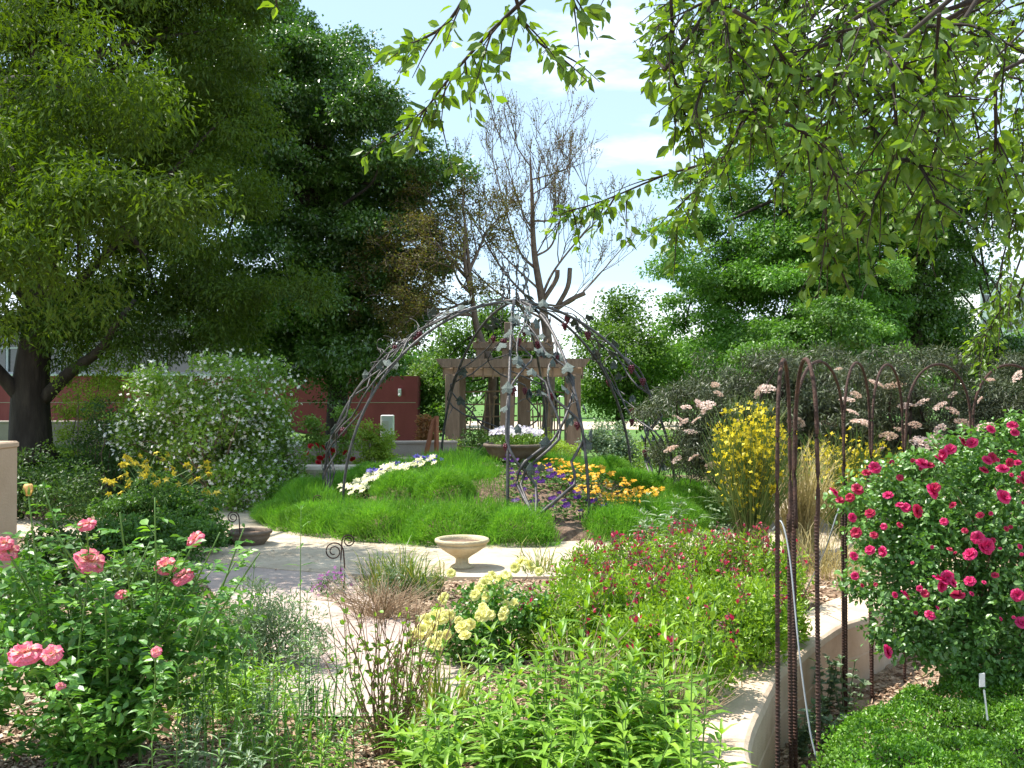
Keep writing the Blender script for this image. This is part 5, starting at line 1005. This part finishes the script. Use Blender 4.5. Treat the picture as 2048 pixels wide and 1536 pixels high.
# pink rose at left
d0 = 4.25; base = P3(180, 1560, 4.3); base[2] = 0
t = thing('pink_rose_bush', 'pink and yellow rose bush with large ruffled blooms at the lower left', 'rose bush', base)
canes = G(); lv = G(); blooms = [(15, 1100, 46), (180, 1120, 34 * 1.8), (173, 1048, 36), (390, 1077, 38), (332, 1130, 45), (365, 1153, 45), (243, 1188, 26), (50, 1305, 58), (103, 1308, 38), (312, 1303, 20), (8, 1085, 36), (122, 1372, 18)]
tipsP = [P3(px, py, d0 + rg.uniform(-.18, .02) - (.42 if py > 1250 else 0)) for px, py, r in blooms]
buds = [(57, 985, 22), (88, 972, 13), (55, 1075, 12), (488, 1052, 10), (152, 1048, 9), (295, 1125, 14)]; budP = [P3(px, py, d0 + rg.uniform(-.1, .2)) for px, py, r in buds]
extra = [P3(px, py, d0 + rg.uniform(-.35, .45)) for px, py in ((310, 990), (300, 1080), (440, 1060), (520, 1100), (470, 1120), (240, 1020), (110, 1060), (30, 1160), (230, 1100), (420, 1140), (-60, 1100), (-80, 1250), (60, 1200), (140, 1230), (280, 1220), (380, 1240), (90, 1140), (200, 1290), (330, 1330), (20, 1380), (150, 1400), (250, 1380), (420, 1200), (-100, 1350), (360, 1100), (210, 1180), (130, 1180), (300, 1180), (0, 1240), (250, 1280))]
def roseleaf(p0, d, s):
    d = nrm(d); sd = nrm(np.cross(d, A([0, 0, 1.0])) + 1e-4); Pp = []; Dd = []; Ss = []
    for k, (u, v) in enumerate(((1.0, 0), (.72, 1), (.72, -1), (.42, 1), (.42, -1))): Pp.append(p0 + d * u * s * 1.25 + sd * v * s * .08); Dd.append(d * (1 if k == 0 else .5) + sd * v * .85 + A([0, 0, -.18])); Ss.append(s * (1 if k == 0 else .82))
    n = 5; Nn = np.tile(A([0, 0, 1.]), (n, 1)) + rg.normal(size=(n, 3)) * .35; stamp(lv, T_LEAF, A(Pp), A(Dd), Nn, A(Ss), A(Ss) * .68, np.full(n, rg.random()))
    tube(canes, [p0, p0 + d * s * 1.25], .0012, 3, cap=False)
for e in tipsP + budP + extra:
    r0 = base + A([rg.normal() * .10, rg.normal() * .10, 0]); m = r0 * .45 + e * .55 + A([0, 0, -.05]) + rg.normal(size=3) * A([.06, .06, .02]); p = spline([r0, r0 * .75 + m * .25 + A([0, 0, .05]), m, e - A([0, 0, .01])], 24)
    tube(canes, p, np.linspace(.0085, .003, len(p)), 6)
    for i in range(4, len(p)):
        for k in range(2 if i > len(p) // 3 else 1):
            if rg.random() < (.9 if i < len(p) - 2 else .4): a = rg.uniform(0, 6.28); roseleaf(p[i], A([math.cos(a), math.sin(a), .25 + rg.normal() * .25]), rg.uniform(.034, .058))
cl = [(A([base[0] + .0, base[1], .45]), A([.52, .38, .30])), (A([base[0] - .45, base[1] + .1, .55]), A([.35, .35, .35])), (A([base[0] + .4, base[1] + .1, .55]), A([.26, .3, .25]))]
crown(lv, cl, 150, 24, .11, .046, .032, T_LEAF, .25, zmin=.2, bias=2)
lv.build('leaves', M['lf_rose'], t); canes.build('canes', M['greenstem'], t, True)
BIG = proto(petals('big'), 'bloom', M['p_rose'], True)
for (px, py, r), e in zip(blooms, tipsP): place(BIG, t, e, (.5 + rg.normal() * .25, rg.normal() * .3, rg.uniform(-.5, .5)), r * .42 / FPX * d0 * 1.05)
g = G(); lathe(g, (0, 0, 0), [(.05, -.5), (.25, -.35), (.36, -.1), (.34, .2), (.22, .6), (.08, .95), (.0, 1.1)], 10); a = np.arange(5) * 1.2566
stamp(g, T_LANCE, np.c_[np.cos(a) * .25, np.sin(a) * .25, a * 0 - .3], np.c_[np.cos(a) * .35, np.sin(a) * .35, a * 0 + 1], np.c_[np.cos(a), np.sin(a), a * 0], 1.5, .3)
BUD = proto(g, 'bud', M['lf_rose'], True)
for (px, py, r), e in zip(buds, budP):
    o = place(BUD, t, e, (rg.normal() * .2, rg.normal() * .2, 0), r * .62 / FPX * d0)
g = G(); lathe(g, budP[0], [(.008, -.014), (.017, .0), (.020, .014), (.018, .028), (.014, .036), (.006, .034)], 12, r=.25, lobes=5, lamp=.12); o = g.build('opening_bud', M['p_peach'], t, True); o['label'] = 'orange yellow half open bud'
g = G(); a = np.arange(6) * 1.0472; stamp(g, T_LANCE, budP[0] + np.c_[np.cos(a) * .012, np.sin(a) * .012, a * 0 - .012], np.c_[np.cos(a) * .5, np.sin(a) * .5, a * 0 + .9], np.c_[np.cos(a), np.sin(a), a * 0], .042, .012); g.build('sepals', M['lf_rose'], o)

# silvery bush, tall weeds, twiggy shrub, dry stems, grasses
d0 = 5.9; shrub('silver_bush', 'fine silvery grey green bush right of the pink rose', 'shrub', P3(520, 1400, d0) * A([1, 1, 0]), pb([(510, 1235, 75), (440, 1260, 70), (590, 1250, 65), (530, 1300, 95), (450, 1340, 80), (620, 1300, 50), (600, 1350, 60)], d0, .4), M['lf_silver'], 330, 46, .085, .032, .009, T_DIA, -.3, stems=30, sr=.006, smat='greenstem')
shrub('green_bush', 'low fresh green leaf mass behind the tall weeds', 'shrub', P3(420, 1500, 5.0) * A([1, 1, 0]), pb([(440, 1400, 90), (540, 1420, 90), (360, 1430, 80), (620, 1440, 60)], 5.0, .4), M['lf_pen'], 200, 34, .10, .045, .013, T_LANCE, .1, stems=20, sr=.005, smat='greenstem')
tops = [(597, 1010, 4.0), (720, 0, 0), (505, 1130, 4.3), (660, 1190, 4.4), (455, 1180, 4.2), (410, 1230, 4.0), (560, 1230, 4.2), (690, 1280, 4.3), (620, 1180, 4.5), (350, 1330, 3.8), (480, 1300, 3.8), (540, 1320, 3.7), (600, 1360, 3.7), (655, 1400, 3.8), (310, 1420, 3.7), (430, 1420, 3.6), (700, 1380, 4.0), (575, 1290, 4.0), (510, 1260, 3.9), (640, 1290, 4.0)]
nm = ['tallest thin weed rising over the path', '', 'tall thin weed left of the tallest one', 'thin weed near the purple flowers', 'thin weed beside the last pink bloom', 'thin weed close to the rose leaves']
k = 0
for px, py, d in tops:
    if d == 0: continue
    q = P3(px, py, d); lab = nm[k] if k < len(nm) and nm[k] else 'narrow leaved weed stem in the tangle between the pink rose and the twiggy shrub'; k += 1
    leafy('tall_weed', lab, (q[0], d, 0), q[2], 1, .085, .008, M['lf_rose'], 14, .06, T_LANCE, 'weed', 'narrow leaved weeds in the foreground', .0032, droop=.1)
for px, py, d, lab in ((380, 1330, 4.6, 'loose leafy weed just right of the pink rose bush'), (450, 1290, 4.8, 'loose leafy weed before the silvery bush'), (540, 1340, 4.4, 'loose leafy weed in the middle of the tangle'), (620, 1290, 4.7, 'loose leafy weed at the right side of the silvery bush'), (490, 1400, 4.1, 'loose leafy weed low in the tangle, nearer the rose'), (590, 1420, 4.0, 'loose leafy weed low in the tangle, nearer the twiggy shrub'), (400, 1450, 3.9, 'loose leafy weed at the bottom edge by the rose canes'), (520, 1480, 3.7, 'loose leafy weed at the bottom edge in the middle of the tangle'), (650, 1470, 3.8, 'loose leafy weed at the bottom edge by the twiggy shrub')):
    q = P3(px, py, d); leafy('leafy_weed', lab, (q[0], d, 0), q[2], 7, .062, .014, M['lf_pen'] if px % 20 else M['lf_silver'], 13, .20, T_LANCE, 'weed', 'loose leafy weeds', .003, droop=.1)
for i, (px, py, L_, n, lab) in enumerate(((560, 1540, .42, 30, 'arching green grass tuft at the bottom left of centre'), (660, 1480, .36, 30, 'green grass tuft left of the twiggy shrub'), (430, 1530, .40, 30, 'green grass tuft under the pink rose'), (880, 1440, .34, 130, 'yellow green strappy clump right of the twiggy shrub'))):
    clump('grass_tuft', lab, GP(px, py), n, L_, .009, M['lf_blade'] if i == 3 else M['lf_rose'], .16, .8)
for i, (px, py, L_, n, lab) in enumerate(((810, 1190, .42, 150, 'arching grassy clump left of the stone urn'), (760, 1180, .34, 100, 'grassy clump behind the purple flowers'), (850, 1195, .40, 90, 'strappy clump touching the foot of the stone urn'), (1180, 1150, .36, 80, 'thin grassy clump right of the stone urn'), (1075, 1150, .34, 60, 'thin grassy clump before the vine trunk'))):
    clump('grass_tuft', lab, GP(px, py), n, L_, .009, M['lf_blade'], .14, .75)
def twiggy(name, label, base, H, n, spread, mt, leaf=None, cat='shrub', nlf=8):
    t = thing(name, label, cat, base); g = G(); lf = G(); b = np.array(base)
    for i in range(n):
        a = rg.uniform(0, 6.28); s = spread * rg.uniform(.2, 1); e = b + A([s * math.cos(a), s * math.sin(a) * .7, H * rg.uniform(.6, 1.05)]); p = spline([b + rg.normal(size=3) * A([.03, .03, 0]), (b + e) / 2 + rg.normal(size=3) * .05, e], 12); tube(g, p, np.linspace(.004, .0012, len(p)), 4)
        for k in range(4): j = int(rg.integers(3, len(p) - 1)); q = p[j] + (nrm(e - b) + rdir(1)[0] * .5) * rg.uniform(.06, .18); tube(g, [p[j], q], [.0024, .001], 3)
        if leaf: nn = nlf; j = rg.integers(2, len(p) - 2, nn); D = rdir(nn); D[:, 2] = abs(D[:, 2]); stamp(lf, T_LEAF, p[j], D, rdir(nn) + A([0, 0, .8]), .03, .019)
    g.build('twigs', mt, t, True)
    if leaf: lf.build('leaves', leaf, t)
    return t
q = P3(775, 1500, 4.4); twiggy('twiggy_shrub', 'half bare twiggy shrub with a few fresh leaves on the mulch', (q[0], 4.4, 0), .74, 40, .34, M['redstem'], M['lf_pen'], nlf=18)
q = GP(1330, 1500); twiggy('dry_stems', 'tangle of dry tan stems below the red salvia', (q[0], q[1], 0), .30, 90, .30, M['drystem'])
q = GP(1150, 1440); twiggy('dry_stems', 'tangle of dry tan stems under the tallest willow leaved plant', (q[0], q[1], 0), .30, 60, .20, M['drystem'])
q = GP(760, 1240); twiggy('dry_stems', 'grey brown dead twigs lying at the near side of the path bed', (q[0], q[1], 0), .20, 110, .48, M['drystem'])
shrub('grey_green_cushion', 'low grey green cushion plant in the bed left of the urn', 'plant', GP(790, 1200), pb([(790, 1170, 40), (850, 1180, 40), (730, 1190, 35), (880, 1210, 40)], 7.9, .3), M['lf_silver'], 130, 35, .07, .028, .01, T_DIA, -.2, stems=20, sr=.004)
t, cc = shrub('violet_aster', 'little violet flowered plant at the edge of the path', 'flowering plant', GP(670, 1205), pb([(670, 1165, 22), (650, 1175, 18)], 7.9, .1), M['lf_col'], 40, 20, .05, .025, .008, stems=10, sr=.003)
g = G(); n = 60; P = cc[rg.integers(0, len(cc), n)] + rg.normal(size=(n, 3)) * .03 + A([0, -.03, .03]); stamp(g, t_star(8, .15, w=.2), P, rdir(n), rdir(n) * .4 + A([0, -.4, 1]), .018, .018, None, 0, .01); g.build('blossoms', M['p_viol'], t)
# yellow roses
d0 = 6.1; t, cc = shrub('yellow_rose_bush', 'pale yellow rose bush at the front left of the salvia drift', 'rose bush', GP(1000, 1330), pb([(960, 1230, 70), (1040, 1200, 60), (900, 1270, 60), (1050, 1260, 70), (960, 1300, 80), (870, 1280, 40), (1090, 1300, 50)], d0, .4), M['lf_rose'], 260, 26, .085, .034, .023, T_LEAF, .0, stems=30, sr=.007, smat='greenstem')
YR = proto(petals('small'), 'bloom', M['p_pale'], False)
for px, py, r in ((902, 1146, 14), (970, 1168, 20), (960, 1178, 18), (1002, 1160, 20), (1012, 1152, 18), (950, 1190, 16), (1040, 1125, 22), (1060, 1130, 18), (1030, 1135, 16), (1078, 1143, 13), (885, 1200, 14), (890, 1192, 12), (870, 1232, 20), (855, 1240, 20), (880, 1225, 15), (845, 1262, 22), (830, 1270, 16), (925, 1253, 20), (940, 1248, 15), (930, 1270, 16), (985, 1150, 14), (868, 1255, 15), (822, 1285, 13), (975, 1160, 18), *[(rg.uniform(840, 1075), 0, rg.uniform(11, 18)) for _ in range(20)]):
    if py == 0: py = np.interp(px, [840, 1075], [1275, 1150]) + rg.uniform(-22, 45)
    place(YR, t, P3(px, py, d0 - .40 + .5 * (1240 - py) / 100), (.9 + rg.normal() * .3, rg.normal() * .3, rg.uniform(-.6, .6)), r * .68 / FPX * d0)
# little foliage tufts of the beds on the left and under the shrubs
for px, py, d, m, lab in ((200, 1120, 9.3, 'lf_col', 'leafy dark green plant below the yellow columbine'), (120, 1090, 8.6, 'lf_shade', 'leafy plant in front of the end of the tan wall'), (60, 1150, 7.6, 'lf_shade', 'shaded leafy plant left behind the pink rose'), (350, 1110, 9.7, 'lf_col', 'leafy green plant at the path edge by the clay bowl'), (300, 1170, 7.4, 'lf_col', 'leafy plant directly behind the pink rose'), (160, 1200, 6.6, 'lf_shade', 'dark leafy filler plant behind the largest rose bloom')):
    shrub('leafy_plant', lab, 'plant', P3(px, py, d) * A([1, 1, 0]), [(P3(px, py, d) * A([1, 1, 0]) + A([rg.normal() * .2, rg.normal() * .2, .22]), A([.38, .3, .26])) for _ in range(2)], M[m], 110, 38, .09, .042, .026, T_LEAF, stems=10, sr=.004, smat='greenstem', group='leafy plants of the left bed')
n = 15000; x = rg.uniform(-14, -3.2, n); y = rg.uniform(12.6, 22, n); k = (np.hypot(x - CX, y - CY) > 4.9); x, y = x[k], y[k]; n = len(x)
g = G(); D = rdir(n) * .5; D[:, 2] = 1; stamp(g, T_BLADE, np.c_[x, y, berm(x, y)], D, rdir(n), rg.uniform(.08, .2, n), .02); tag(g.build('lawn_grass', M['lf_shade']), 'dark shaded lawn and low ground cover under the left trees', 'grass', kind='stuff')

for o in (*SPK, PROTO, LEAF, GRAPE, FL, RR, EH, R2P, R3P, BIG, BUD, YR): bpy.data.objects.remove(o)
